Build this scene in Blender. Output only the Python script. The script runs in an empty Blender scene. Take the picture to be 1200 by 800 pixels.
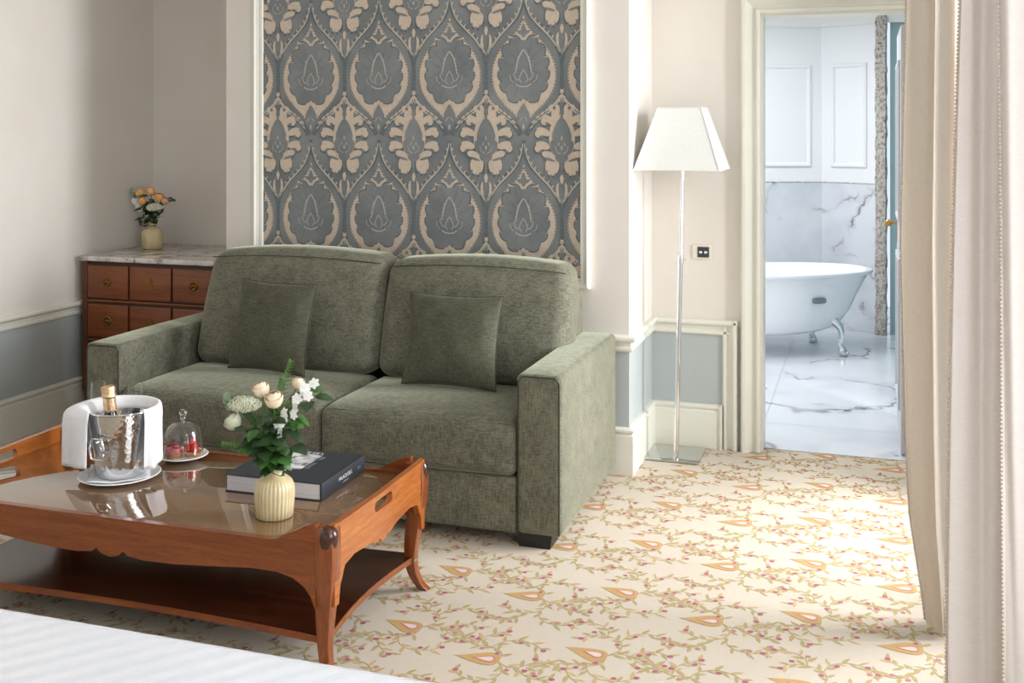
import bpy, bmesh, math, random
from mathutils import Vector, Matrix
PI = math.pi
sc = bpy.context.scene
C = sc.collection
random.seed(7)

# ------------------------------------------------------------------ camera, world, lights, exposure
cam_d = bpy.data.cameras.new('camera'); cam = bpy.data.objects.new('camera', cam_d); C.objects.link(cam)
cam.location = (0, 0, 1.55)
cam.rotation_euler = (PI/2, 0, math.radians(18.096))
cam_d.sensor_width = 36.0; cam_d.lens = 1270.0/1200.0*36.0
cam_d.shift_y = -245.0/1200.0
cam_d.clip_start = 0.05
sc.camera = cam
sc.view_settings.view_transform = 'Standard'
sc.view_settings.look = 'None'
sc.view_settings.gamma = 1.0
sc.view_settings.use_curve_mapping = False
sc.view_settings.exposure = 0.0

wd = bpy.data.worlds.new('sky'); sc.world = wd; wd.use_nodes = True
wd.node_tree.nodes['Background'].inputs[0].default_value = (0.80, 0.90, 1.0, 1)
wd.node_tree.nodes['Background'].inputs[1].default_value = 1.0

def area(name, loc, rot, sx, sy, watts, col):
    d = bpy.data.lights.new(name, 'AREA'); d.shape = 'RECTANGLE'; d.size = sx; d.size_y = sy
    d.energy = watts; d.color = col
    o = bpy.data.objects.new(name, d); C.objects.link(o); o.location = loc; o.rotation_euler = rot
    return o
DAY = (0.975, 0.985, 1.0)
# daylight coming in through the windows of the right-hand wall and the one behind the bed
area('daylight_far_window', (2.1, 4.65, 1.75), (0, PI/2, 0), 2.4, 1.7, 322, DAY)
area('daylight_near_window', (0.56, 1.35, 1.45), (0, PI/2, 0), 2.0, 1.6, 50, DAY)
area('daylight_rear_window', (-2.2, -1.93, 1.6), (-PI/2, 0, 0), 2.6, 1.9, 64, DAY)
area('bathroom_fill', (-0.9, 7.0, 2.50), (0, 0, 0), 1.4, 1.8, 56, (0.97, 0.98, 1.0))  # added fill that brightens the bathroom, not an actual ceiling fixture

# ------------------------------------------------------------------ materials
def lin(c):
    return tuple(((v/255.0)/12.92 if v/255.0 <= 0.04045 else ((v/255.0+0.055)/1.055)**2.4) for v in c)
def rgb(*c): return lin(c) + (1.0,)

def mat(name, col, rough=0.5, metal=0.0, **kw):
    m = bpy.data.materials.new(name); m.use_nodes = True
    b = m.node_tree.nodes['Principled BSDF']
    b.inputs['Base Color'].default_value = rgb(*col)
    b.inputs['Roughness'].default_value = rough
    b.inputs['Metallic'].default_value = metal
    for k, v in kw.items():
        b.inputs[k.replace('_', ' ')].default_value = v
    return m
def nd(m, t, **kw):
    n = m.node_tree.nodes.new(t)
    for k, v in kw.items():
        if hasattr(n, k): setattr(n, k, v)
        else: n.inputs[k.replace('_', ' ')].default_value = v
    return n
def lk(m, a, ao, b, bi): m.node_tree.links.new(a.outputs[ao], b.inputs[bi])
def bsdf(m): return m.node_tree.nodes['Principled BSDF']
def coords(m, scale=(1, 1, 1), kind='Object', rot=(0, 0, 0)):
    tc = nd(m, 'ShaderNodeTexCoord'); mp = nd(m, 'ShaderNodeMapping')
    mp.inputs['Scale'].default_value = scale; mp.inputs['Rotation'].default_value = rot
    lk(m, tc, kind, mp, 'Vector'); return mp
def noise(m, src, scale, detail=3, rough=0.55, dist=0.0):
    n = nd(m, 'ShaderNodeTexNoise'); n.inputs['Scale'].default_value = scale
    n.inputs['Detail'].default_value = detail; n.inputs['Roughness'].default_value = rough
    n.inputs['Distortion'].default_value = dist
    lk(m, src, 'Vector', n, 'Vector'); return n
def ramp(m, src, out, stops):
    r = nd(m, 'ShaderNodeValToRGB'); e = r.color_ramp.elements
    while len(e) < len(stops): e.new(0.5)
    for i, (p, c) in enumerate(stops): e[i].position = p; e[i].color = rgb(*c)
    lk(m, src, out, r, 'Fac'); return r
def bump(m, src, out, strength=0.2, dist=0.01):
    b = nd(m, 'ShaderNodeBump'); b.inputs['Strength'].default_value = strength; b.inputs['Distance'].default_value = dist
    lk(m, src, out, b, 'Height'); lk(m, b, 'Normal', bsdf(m), 'Normal'); return b
def mixc(m, fac, fo, a, ao, b, bo, mode='MIX', f=0.5):
    x = nd(m, 'ShaderNodeMix'); x.data_type = 'RGBA'; x.blend_type = mode
    x.inputs['Factor'].default_value = f
    if fac: lk(m, fac, fo, x, 'Factor')
    m.node_tree.links.new(a.outputs[ao], x.inputs[6]); m.node_tree.links.new(b.outputs[bo], x.inputs[7])
    return x

def noisy(name, c1, c2, scale, rough=0.5, detail=3, stretch=(1, 1, 1), bstr=0.0, bd=0.002, lo=0.35, hi=0.65, **kw):
    m = mat(name, c1, rough, **kw)
    mp = coords(m, stretch); n = noise(m, mp, scale, detail)
    r = ramp(m, n, 'Fac', [(lo, c1), (hi, c2)]); lk(m, r, 'Color', bsdf(m), 'Base Color')
    if bstr: bump(m, n, 'Fac', bstr, bd)
    return m

M = {}
M['wall'] = noisy('cream_paint', (224, 217, 208), (227, 221, 213), 3, 0.6)
M['dado'] = noisy('blue_grey_paint', (176, 183, 183), (180, 187, 187), 3, 0.42)
M['trim'] = noisy('ivory_gloss_paint', (226, 224, 212), (229, 227, 216), 4, 0.32)
M['ceil'] = mat('ceiling_white', (240, 238, 234), 0.7)
M['bwall'] = mat('bathroom_white_paint', (236, 238, 240), 0.5)
M['teal'] = noisy('teal_paint', (140, 170, 176), (148, 177, 182), 3, 0.4)
M['door'] = mat('door_grey_white_paint', (205, 208, 214), 0.35)
M['doorface'] = mat('door_stone_grey_paint', (150, 152, 156), 0.35)
M['brass'] = mat('brass', (190, 145, 80), 0.28, 1.0)
M['oldbrass'] = noisy('aged_brass', (112, 84, 44), (150, 116, 62), 60, 0.38, metal=1.0)
M['chrome'] = mat('chrome', (225, 226, 228), 0.07, 1.0)
M['mirror'] = mat('polished_steel', (200, 205, 203), 0.05, 1.0)
M['black'] = mat('black_lacquer', (22, 20, 20), 0.35)
M['darkgrey'] = mat('anthracite_socket', (52, 55, 60), 0.3)

def wood(name, c1, c2, c3, axis='x', rough=0.25, scale=1.0, coat=0.4):
    m = mat(name, c1, rough); b = bsdf(m)
    b.inputs['Coat Weight'].default_value = coat; b.inputs['Coat Roughness'].default_value = 0.12
    st = {'x': (1.2, 16, 16), 'y': (16, 1.2, 16), 'z': (16, 16, 1.2)}[axis]
    mp = coords(m, st); n = noise(m, mp, 2.2*scale, 6, 0.6, 1.2)
    r = ramp(m, n, 'Fac', [(0.28, c3), (0.5, c1), (0.72, c2)])
    mp2 = coords(m, tuple(v*4 for v in st)); n2 = noise(m, mp2, 6*scale, 2)
    r2 = ramp(m, n2, 'Fac', [(0.35, (205, 205, 205)), (0.6, (255, 255, 255))])
    x = mixc(m, None, None, r, 'Color', r2, 'Color', 'MULTIPLY', 0.6)
    m.node_tree.links.new(x.outputs[2], b.inputs['Base Color'])
    return m
M['cherry'] = wood('cherry_wood', (134, 68, 27), (150, 80, 33), (114, 54, 19), 'x')
M['cherrylit'] = wood('cherry_wood_lit_end', (172, 98, 42), (190, 115, 52), (152, 80, 32), 'y')  # same cherry for the end panels, made lighter with window light in the colour
M['cherryz'] = wood('cherry_wood_leg', (134, 68, 27), (150, 80, 33), (114, 54, 19), 'z')
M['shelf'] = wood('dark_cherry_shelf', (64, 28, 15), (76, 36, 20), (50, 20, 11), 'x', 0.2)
M['mahog'] = wood('mahogany', (126, 64, 20), (142, 77, 27), (104, 50, 14), 'x', 0.34, 1.0, 0.15)
M['mahogdark'] = wood('dark_mahogany', (92, 46, 17), (104, 54, 22), (74, 36, 13), 'x', 0.34, 1.0, 0.15)
M['inlay'] = mat('dark_stringing', (58, 32, 20), 0.35)
m = mat('bronze_glass', (122, 90, 58), 0.03); bsdf(m).inputs['Coat Weight'].default_value = 1.0
bsdf(m).inputs['Coat Roughness'].default_value = 0.02; bsdf(m).inputs['Specular IOR Level'].default_value = 1.0
M['tableglass'] = m

def fabric(name, dark, lite, sheen=0.9):
    m = mat(name, dark, 0.85); b = bsdf(m)
    b.inputs['Sheen Weight'].default_value = sheen; b.inputs['Sheen Roughness'].default_value = 0.3
    b.inputs['Sheen Tint'].default_value = rgb(225, 230, 205)
    a = coords(m, (260, 260, 36)); n1 = noise(m, a, 1.0, 2)
    c = coords(m, (40, 40, 300)); n2 = noise(m, c, 1.0, 2)
    d = coords(m, (1, 1, 1)); n3 = noise(m, d, 14, 4)
    mx = nd(m, 'ShaderNodeMath', operation='ADD'); lk(m, n1, 'Fac', mx, 0); lk(m, n2, 'Fac', mx, 1)
    m2 = nd(m, 'ShaderNodeMath', operation='MULTIPLY_ADD'); lk(m, n3, 'Fac', m2, 0)
    m2.inputs[1].default_value = 0.6; lk(m, mx, 'Value', m2, 2)
    m3 = nd(m, 'ShaderNodeMath', operation='MULTIPLY'); lk(m, m2, 'Value', m3, 0); m3.inputs[1].default_value = 0.385
    r = ramp(m, m3, 'Value', [(0.40, dark), (0.60, lite)])
    lk(m, r, 'Color', b, 'Base Color'); bump(m, mx, 'Value', 0.35, 0.002)
    return m
M['sofa'] = fabric('olive_chenille', (80, 79, 65), (124, 122, 104))
M['pillow'] = fabric('dark_olive_chenille', (64, 63, 49), (92, 91, 72), 0.3)
M['piping'] = mat('dark_olive_piping', (62, 64, 50), 0.9)

def marble(name, base, grey, vein, scale, thick=0.02, rough=0.12, warm=None):
    m = mat(name, base, rough); b = bsdf(m)
    mp = coords(m); w = noise(m, mp, scale*0.7, 5, 0.6)
    mixv = nd(m, 'ShaderNodeMix'); mixv.data_type = 'VECTOR'; mixv.inputs['Factor'].default_value = 0.32
    m.node_tree.links.new(mp.outputs[0], mixv.inputs[4]); m.node_tree.links.new(w.outputs['Color'], mixv.inputs[5])
    v = nd(m, 'ShaderNodeTexNoise'); v.inputs['Scale'].default_value = scale; v.inputs['Detail'].default_value = 5
    m.node_tree.links.new(mixv.outputs[1], v.inputs['Vector'])
    s = nd(m, 'ShaderNodeMath', operation='SUBTRACT'); lk(m, v, 'Fac', s, 0); s.inputs[1].default_value = 0.5
    a = nd(m, 'ShaderNodeMath', operation='ABSOLUTE'); lk(m, s, 'Value', a, 0)
    r = ramp(m, a, 'Value', [(0.0, vein), (thick*0.35, vein), (thick, grey), (thick*4, base)])
    cl = noise(m, mp, scale*0.9, 3); rc = ramp(m, cl, 'Fac', [(0.42, base), (0.72, grey)])
    fade = noise(m, mp, scale*1.3, 2); rf = ramp(m, fade, 'Fac', [(0.42, (0, 0, 0)), (0.6, (255, 255, 255))])
    x = mixc(m, rf, 'Color', rc, 'Color', r, 'Color')
    m.node_tree.links.new(x.outputs[2], b.inputs['Base Color']); return m
M['bmarble'] = marble('white_veined_marble', (222, 226, 232), (196, 201, 209), (132, 114, 102), 2.2, 0.011)
M['cmarble'] = marble('commode_marble', (222, 217, 210), (192, 186, 180), (122, 110, 106), 9, 0.05, 0.15)
M['fmarble'] = marble('floor_marble', (220, 224, 230), (198, 203, 211), (112, 100, 96), 1.5, 0.009, 0.2)
M['grout'] = mat('tile_joint_grey', (176, 178, 182), 0.6)
m = mat('rough_stone_edge', (200, 198, 194), 0.8); mp = coords(m); n = noise(m, mp, 42, 6, 0.7)
r = ramp(m, n, 'Fac', [(0.33, (96, 78, 62)), (0.42, (178, 164, 148)), (0.56, (224, 220, 214))])
lk(m, r, 'Color', bsdf(m), 'Base Color'); bump(m, n, 'Fac', 1.0, 0.03); M['stone'] = m
M['enamel'] = mat('white_enamel', (238, 240, 244), 0.08); bsdf(M['enamel']).inputs['Coat Weight'].default_value = 0.6
M['badge'] = mat('pewter_badge', (150, 153, 158), 0.35, 0.6)

M['porcelain'] = mat('white_porcelain', (240, 240, 240), 0.12)
M['linen'] = noisy('white_linen', (236, 237, 240), (243, 243, 245), 90, 0.8, bstr=0.1)
M['ceramic'] = noisy('cream_ceramic', (194, 174, 130), (214, 198, 158), 18, 0.3, stretch=(1, 1, 0.4))
m = mat('clear_glass', (255, 255, 255), 0.0); bsdf(m).inputs['Transmission Weight'].default_value = 1.0
bsdf(m).inputs['IOR'].default_value = 1.45; M['glass'] = m
m = mat('dark_green_glass', (30, 44, 24), 0.05); bsdf(m).inputs['Coat Weight'].default_value = 0.5; M['bottle'] = m
M['foil'] = noisy('gold_foil', (208, 170, 128), (230, 198, 158), 70, 0.32, metal=0.8, bstr=0.6, bd=0.004)
m = mat('hammered_steel', (220, 220, 220), 0.12, 1.0); mp = coords(m, (1, 1, .7)); v = nd(m, 'ShaderNodeTexVoronoi')
v.inputs['Scale'].default_value = 95; lk(m, mp, 'Vector', v, 'Vector'); bump(m, v, 'Distance', 0.16, 0.003); M['hammered'] = m
M['shade'] = noisy('ivory_lampshade_fabric', (224, 225, 220), (230, 230, 226), 120, 0.8)
bsdf(M['shade']).inputs['Transmission Weight'].default_value = 0.0
M['socketframe'] = mat('ivory_plate', (226, 220, 208), 0.35)

M['cover'] = noisy('slate_book_cover', (44, 48, 55), (48, 52, 60), 30, 0.5)
M['paper'] = noisy('page_edges', (212, 210, 214), (234, 232, 236), 1.0, 0.8, stretch=(1, 1, 420))
m = mat('mono_photograph', (230, 230, 230), 0.3); mp = coords(m, (16, 30, 1)); n = noise(m, mp, 1.0, 4, 0.6, 0.8)
r = ramp(m, n, 'Fac', [(0.34, (48, 48, 52)), (0.44, (150, 150, 154)), (0.52, (225, 225, 228)), (0.62, (240, 240, 242))])
lk(m, r, 'Color', bsdf(m), 'Base Color'); M['photo'] = m
M['print'] = mat('white_print', (232, 232, 232), 0.5)
M['printdim'] = mat('grey_print', (150, 156, 164), 0.5)

def petal(name, c1, c2):
    m = noisy(name, c1, c2, 30, 0.6); b = bsdf(m)
    b.inputs['Subsurface Weight'].default_value = 0.15; b.inputs['Subsurface Radius'].default_value = (0.01, 0.008, 0.005)
    return m
M['rosepeach'] = petal('peach_rose_petal', (247, 221, 186), (252, 234, 208))
M['roseorange'] = petal('apricot_rose_petal', (240, 176, 104), (248, 200, 138))
M['rosepink'] = petal('pink_rose_petal', (224, 170, 146), (236, 190, 168))
M['whitepetal'] = petal('white_petal', (240, 240, 232), (250, 250, 246))
M['statice'] = petal('pale_green_floret', (196, 200, 168), (226, 226, 206))
M['leaf'] = noisy('green_leaf', (48, 84, 36), (72, 116, 50), 22, 0.45)
M['leafdark'] = noisy('dark_leaf', (36, 58, 32), (52, 80, 42), 22, 0.45)
M['euca'] = noisy('eucalyptus_leaf', (128, 152, 128), (150, 172, 148), 22, 0.55)
M['fern'] = noisy('fern_leaf', (66, 112, 36), (92, 140, 54), 22, 0.5)
M['stem'] = mat('green_stem', (76, 104, 50), 0.5)
M['pastry'] = noisy('tart_pastry', (186, 130, 78), (206, 152, 96), 60, 0.7, bstr=0.5)
M['cream'] = noisy('pink_mousse', (196, 92, 104), (214, 116, 124), 60, 0.4, bstr=0.4)
m = mat('strawberry_red', (206, 44, 40), 0.22); mp = coords(m); v = nd(m, 'ShaderNodeTexVoronoi'); v.inputs['Scale'].default_value = 320
lk(m, mp, 'Vector', v, 'Vector'); r = ramp(m, v, 'Distance', [(0.12, (236, 190, 120)), (0.22, (206, 44, 40))])
lk(m, r, 'Color', bsdf(m), 'Base Color'); M['berry'] = m
M['berrydark'] = mat('raspberry', (160, 42, 58), 0.35)

def cloth(name, c1, c2, sx, sz, trans=0.0):
    m = mat(name, c1, 0.75); b = bsdf(m); b.inputs['Sheen Weight'].default_value = 0.2
    a = coords(m, (sx, sx, sz)); n = noise(m, a, 1.0, 3)
    r = ramp(m, n, 'Fac', [(0.3, c1), (0.7, c2)]); lk(m, r, 'Color', b, 'Base Color'); bump(m, n, 'Fac', 0.25, 0.002)
    t = nd(m, 'ShaderNodeBsdfTranslucent'); lk(m, r, 'Color', t, 'Color'); x = nd(m, 'ShaderNodeMixShader'); x.inputs[0].default_value = trans
    lk(m, b, 'BSDF', x, 1); lk(m, t, 'BSDF', x, 2); lk(m, x, 'Shader', m.node_tree.nodes['Material Output'], 'Surface')
    return m
M['curtfar'] = cloth('beige_curtain_cloth', (208, 195, 180), (214, 202, 188), 120, 120, .36)
M['curtnear'] = cloth('pale_rose_curtain_cloth', (226, 218, 213), (232, 224, 220), 60, 260, .38)
M['trimcord'] = mat('curtain_edge_cord', (206, 193, 182), 0.8)
m = mat('striped_satin', (240, 241, 245), 0.55); mp = coords(m, (1, 1, 1), rot=(0, 0, math.radians(-52)))
w = nd(m, 'ShaderNodeTexWave'); w.bands_direction = 'Y'; w.inputs['Scale'].default_value = 6.5; w.inputs['Distortion'].default_value = 0.0
lk(m, mp, 'Vector', w, 'Vector'); r = ramp(m, w, 'Fac', [(0.3, (217, 220, 226)), (0.7, (227, 229, 234))])
lk(m, r, 'Color', bsdf(m), 'Base Color')
r2 = ramp(m, w, 'Fac', [(0.35, (170, 170, 170)), (0.65, (120, 120, 120))]); lk(m, r2, 'Color', bsdf(m), 'Roughness'); M['satin'] = m

m = noisy('slate_velvet', (108, 113, 115), (130, 133, 132), 5, 0.8, 4); b = bsdf(m); b.inputs['Sheen Weight'].default_value = 0.25
M['velvet'] = m
M['damask'] = noisy('damask_ground', (194, 177, 158), (202, 186, 168), 60, 0.7)
M['velvetdark'] = noisy('deep_slate_velvet', (92, 100, 103), (106, 113, 115), 40, 0.85)
M['damaskline'] = noisy('damask_line', (170, 168, 158), (178, 175, 165), 60, 0.7)
def carpet(name, c):
    m = mat(name, c, 0.95); mp = coords(m); n = noise(m, mp, 420, 2)
    r = ramp(m, n, 'Fac', [(0.3, tuple(int(v*0.95) for v in c)), (0.7, c)]); lk(m, r, 'Color', bsdf(m), 'Base Color')
    bump(m, n, 'Fac', 0.35, 0.004); return m
M['carpet'] = carpet('cream_carpet', (206, 194, 177))
M['ochre'] = carpet('ochre_carpet', (194, 156, 102))
M['olive'] = carpet('olive_carpet', (178, 161, 112))
M['tan'] = carpet('tan_carpet', (196, 169, 124))
M['rose'] = carpet('rose_carpet', (190, 132, 124))
M['magenta'] = carpet('magenta_carpet', (178, 94, 122))
M['pale'] = carpet('pale_carpet', (222, 200, 190))

# ------------------------------------------------------------------ mesh builder
class MB:
    def __init__(s, off=(0, 0, 0)):
        s.v = []; s.f = []; s.mi = []; s.off = Vector(off); s.cur = 0
    def add(s, vs, fs, mi=None):
        n = len(s.v); s.v += [tuple(Vector(v)) for v in vs]
        s.f += [tuple(i+n for i in f) for f in fs]; s.mi += [s.cur if mi is None else mi]*len(fs); return s
    def xf(s, i0, mtx):
        for i in range(i0, len(s.v)): s.v[i] = tuple(mtx @ Vector(s.v[i]))
        return s
    def box(s, a, b):
        (x0, y0, z0), (x1, y1, z1) = a, b
        return s.add([(x0, y0, z0), (x1, y0, z0), (x1, y1, z0), (x0, y1, z0), (x0, y0, z1), (x1, y0, z1), (x1, y1, z1), (x0, y1, z1)],
                     [(3, 2, 1, 0), (4, 5, 6, 7), (0, 1, 5, 4), (1, 2, 6, 5), (2, 3, 7, 6), (3, 0, 4, 7)])
    def rbox(s, a, b, r=0.02, seg=4, mid=6, puff=(0, 0, 0), fn=None):
        """rounded box; puff swells each pair of faces; fn(u,v,w,p) may move points"""
        c = [(a[i]+b[i])/2 for i in range(3)]; h = [(b[i]-a[i])/2 for i in range(3)]
        ax = []
        for i in range(3):
            rr = min(r, h[i]*0.98); t = [-h[i]+rr*(1-math.cos(k/seg*PI/2))*1.0 for k in range(seg)]
            t = [-h[i]+rr*(k/seg) for k in range(seg)]
            inn = [-h[i]+rr+(2*h[i]-2*rr)*k/mid for k in range(mid+1)]
            ax.append(t+inn+[-v for v in reversed(t)])
        vid = {}; vs = []; fs = []
        def gv(i, j, k):
            key = (i, j, k)
            if key in vid: return vid[key]
            p = [ax[0][i], ax[1][j], ax[2][k]]
            rs = [min(r, h[q]*0.98) for q in range(3)]
            q = [max(-h[n]+rs[n], min(h[n]-rs[n], p[n])) for n in range(3)]
            d = Vector([(p[n]-q[n])/rs[n] for n in range(3)])
            if d.length > 1e-9: 
                d.normalize(); p = [q[n]+d[n]*rs[n] for n in range(3)]
            u = [p[n]/h[n] for n in range(3)]
            for n in range(3):
                if puff[n]:
                    o1, o2 = (n+1) % 3, (n+2) % 3
                    p[n] += puff[n]*u[n]*max(0, 1-u[o1]**2)*max(0, 1-u[o2]**2)
            if fn: p = fn(u[0], u[1], u[2], p)
            vid[key] = len(vs); vs.append((c[0]+p[0], c[1]+p[1], c[2]+p[2])); return vid[key]
        N = [len(x)-1 for x in ax]
        for i in range(N[0]):
            for j in range(N[1]):
                fs.append((gv(i, j, 0), gv(i, j+1, 0), gv(i+1, j+1, 0), gv(i+1, j, 0)))
                fs.append((gv(i, j, N[2]), gv(i+1, j, N[2]), gv(i+1, j+1, N[2]), gv(i, j+1, N[2])))
        for i in range(N[0]):
            for k in range(N[2]):
                fs.append((gv(i, 0, k), gv(i+1, 0, k), gv(i+1, 0, k+1), gv(i, 0, k+1)))
                fs.append((gv(i, N[1], k), gv(i, N[1], k+1), gv(i+1, N[1], k+1), gv(i+1, N[1], k)))
        for j in range(N[1]):
            for k in range(N[2]):
                fs.append((gv(0, j, k), gv(0, j, k+1), gv(0, j+1, k+1), gv(0, j+1, k)))
                fs.append((gv(N[0], j, k), gv(N[0], j+1, k), gv(N[0], j+1, k+1), gv(N[0], j, k+1)))
        return s.add(vs, fs)
    def lathe(s, prof, n=32, c=(0, 0, 0), mod=None, closed=False):
        vs = []; fs = []
        for (r, z) in prof:
            for k in range(n):
                a = 2*PI*k/n; rr = r*(mod(a, z, r) if mod else 1)
                vs.append((c[0]+rr*math.cos(a), c[1]+rr*math.sin(a), c[2]+z))
        m = len(prof)
        for i in range(m-1 if not closed else m):
            for k in range(n):
                i2 = (i+1) % m
                fs.append((i*n+k, i*n+(k+1) % n, i2*n+(k+1) % n, i2*n+k))
        if not closed:
            fs.append(tuple(range(n-1, -1, -1))); fs.append(tuple((m-1)*n+k for k in range(n)))
        return s.add(vs, fs)
    def tube(s, path, r, n=8, caps=True, sect=None, closed=False):
        pts = [Vector(p) for p in path]; m = len(pts); rs = r if isinstance(r, (list, tuple)) else [r]*m
        vs = []; fs = []; up = None
        for i, p in enumerate(pts):
            if closed: t = pts[(i+1) % m]-pts[i-1]
            else: t = pts[min(i+1, m-1)]-pts[max(i-1, 0)]
            t.normalize()
            if up is None:
                up = Vector((0, 0, 1)) if abs(t.z) < 0.9 else Vector((1, 0, 0))
            a = t.cross(up)
            if a.length < 1e-6: a = t.cross(Vector((0, 1, 0)))
            a.normalize(); b = a.cross(t).normalized(); up = b
            for k in range(n):
                an = 2*PI*k/n
                vs.append(p+a*rs[i]*math.cos(an)+b*rs[i]*math.sin(an))
        for i in range(m if closed else m-1):
            j = (i+1) % m
            for k in range(n): fs.append((i*n+k, i*n+(k+1) % n, j*n+(k+1) % n, j*n+k))
        if caps and not closed: fs += [tuple(range(n-1, -1, -1)), tuple((m-1)*n+k for k in range(n))]
        return s.add(vs, fs)
    def prism(s, poly, to3, d0, d1):
        """polygon (a,b) extruded from depth d0 to d1; to3(a,b,d) -> point"""
        n = len(poly)
        vs = [to3(a, b, d0) for a, b in poly]+[to3(a, b, d1) for a, b in poly]
        fs = [tuple(range(n-1, -1, -1)), tuple(range(n, 2*n))]+[(i, (i+1) % n, n+(i+1) % n, n+i) for i in range(n)]
        return s.add(vs, fs)
    def prism_hole(s, poly, hole, to3, d0, d1):
        from mathutils.geometry import tessellate_polygon
        a = [Vector((p[0], p[1], 0)) for p in poly]; b = [Vector((p[0], p[1], 0)) for p in hole]
        tris = tessellate_polygon([a, b]); allp = list(poly)+list(hole); n = len(allp); n1 = len(poly)
        vs = [to3(x, y, d0) for x, y in allp]+[to3(x, y, d1) for x, y in allp]
        fs = [tuple(t) for t in tris]+[tuple(n+i for i in reversed(t)) for t in tris]
        fs += [(i, (i+1) % n1, n+(i+1) % n1, n+i) for i in range(n1)]
        m = len(hole); fs += [(n1+i, n+n1+i, n+n1+(i+1) % m, n1+(i+1) % m) for i in range(m)]
        return s.add(vs, fs)
    def sweep(s, path, prof, to3, closed=False):
        """profile (p across, q out) mitred along a 2-D path; to3(a,b,q) -> point. p is measured to the LEFT of the path"""
        n = len(path); P = [Vector(p) for p in path]; vs = []; fs = []; m = len(prof)
        for i in range(n):
            d0 = (P[i]-P[i-1]).normalized() if (i > 0 or closed) else None
            d1 = (P[(i+1) % n]-P[i]).normalized() if (i < n-1 or closed) else None
            if d0 is None: d0 = d1
            if d1 is None: d1 = d0
            n0 = Vector((-d0.y, d0.x)); n1 = Vector((-d1.y, d1.x)); mt = (n0+n1)
            mt.normalize(); sc_ = 1/max(0.2, mt.dot(n0))
            for (p, q) in prof:
                w = P[i]+mt*sc_*p; vs.append(to3(w.x, w.y, q))
        for i in range(n if closed else n-1):
            j = (i+1) % n
            for k in range(m): fs.append((i*m+k, i*m+(k+1) % m, j*m+(k+1) % m, j*m+k))
        if not closed: fs += [tuple(range(m-1, -1, -1)), tuple((n-1)*m+k for k in range(m))]
        return s.add(vs, fs)
    def build(s, name, mats, parent=None, smooth=40, weld=False, solid=None):
        me = bpy.data.meshes.new(name)
        me.from_pydata([tuple(Vector(v)-s.off) for v in s.v], [], s.f)
        for mm in (mats if isinstance(mats, (list, tuple)) else [mats]): me.materials.append(M[mm] if isinstance(mm, str) else mm)
        for p, i in zip(me.polygons, s.mi): p.material_index = i
        if smooth:
            bm = bmesh.new(); bm.from_mesh(me)
            if weld: bmesh.ops.remove_doubles(bm, verts=bm.verts, dist=1e-5)
            bmesh.ops.recalc_face_normals(bm, faces=bm.faces)
            lim = math.radians(smooth)
            for f in bm.faces: f.smooth = True
            for e in bm.edges:
                e.smooth = not (len(e.link_faces) == 2 and e.calc_face_angle(0) > lim)
            bm.to_mesh(me); bm.free()
        o = bpy.data.objects.new(name, me); C.objects.link(o)
        if parent: o.parent = parent
        if solid:
            md = o.modifiers.new('thickness', 'SOLIDIFY'); md.thickness = solid; md.offset = 0
        return o

def tag(o, label, cat, group=None):
    o['label'] = label; o['category'] = cat
    if group: o['group'] = group
    return o
def thing(name, label, cat, loc=(0, 0, 0), rotz=0, group=None):
    o = bpy.data.objects.new(name, None); C.objects.link(o); o.empty_display_size = 0.1
    o.location = loc; o.rotation_euler = (0, 0, rotz); return tag(o, label, cat, group)
def struct(o): o['kind'] = 'structure'; return o
def smoothpath(pts, n=6, closed=False):
    P = [Vector(p) for p in pts]; out = []; m = len(P)
    for i in range(m if closed else m-1):
        if closed: p0, p1, p2, p3 = P[i-1], P[i], P[(i+1) % m], P[(i+2) % m]
        else: p0, p1, p2, p3 = P[max(i-1, 0)], P[i], P[i+1], P[min(i+2, m-1)]
        for k in range(n):
            t = k/n
            out.append(0.5*((2*p1)+(p2-p0)*t+(2*p0-5*p1+4*p2-p3)*t*t+(3*p1-p0-3*p2+p3)*t**3))
    if not closed: out.append(P[-1])
    return out
XY = lambda a, b, q: (a, b, q)

# ------------------------------------------------------------------ room shell
XL, YB, YP, YN, XPL, XPR, XR, ZC, YF = -4.10, 5.56, 4.83, 5.375, -3.12, -1.02, 0.42, 2.75, -2.0
ZD = 0.60
def wallquad(mb, a, b):          # plan segment a->b split into dado and cream
    (x0, y0), (x1, y1) = a, b
    mb.add([(x0, y0, 0), (x1, y1, 0), (x1, y1, ZD), (x0, y0, ZD)], [(0, 1, 2, 3)], 1)
    mb.add([(x0, y0, ZD), (x1, y1, ZD), (x1, y1, ZC), (x0, y0, ZC)], [(0, 1, 2, 3)], 0)
T = 0.12
def wallblock(mb, x0, y0, x1, y1):
    i0 = len(mb.f); mb.box((x0, y0, 0), (x1, y1, ZD)); mb.mi[i0:] = [1]*6
    mb.box((x0, y0, ZD), (x1, y1, ZC))
w = MB(); wallblock(w, XL-T, YF, XL, YB+T); struct(w.build('wall_left', ['wall', 'dado'], smooth=0))
w = MB(); wallblock(w, XL, YB, XPL, YB+T); struct(w.build('wall_back', ['wall', 'dado'], smooth=0))
w = MB(); wallblock(w, XPL, YP, XPR, YB+T); struct(w.build('wall_center', ['wall', 'dado'], smooth=0))
DX0, DX1, DZ = -0.488, 0.19, 2.125          # doorway
w = MB(); wallblock(w, XPR, YN, DX0, YN+0.14); wallblock(w, DX1, YN, XR+0.3, YN+0.14)
w.box((DX0, YN, DZ), (DX1, YN+0.14, ZC)); struct(w.build('wall_niche', ['wall', 'dado'], smooth=0))
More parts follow.
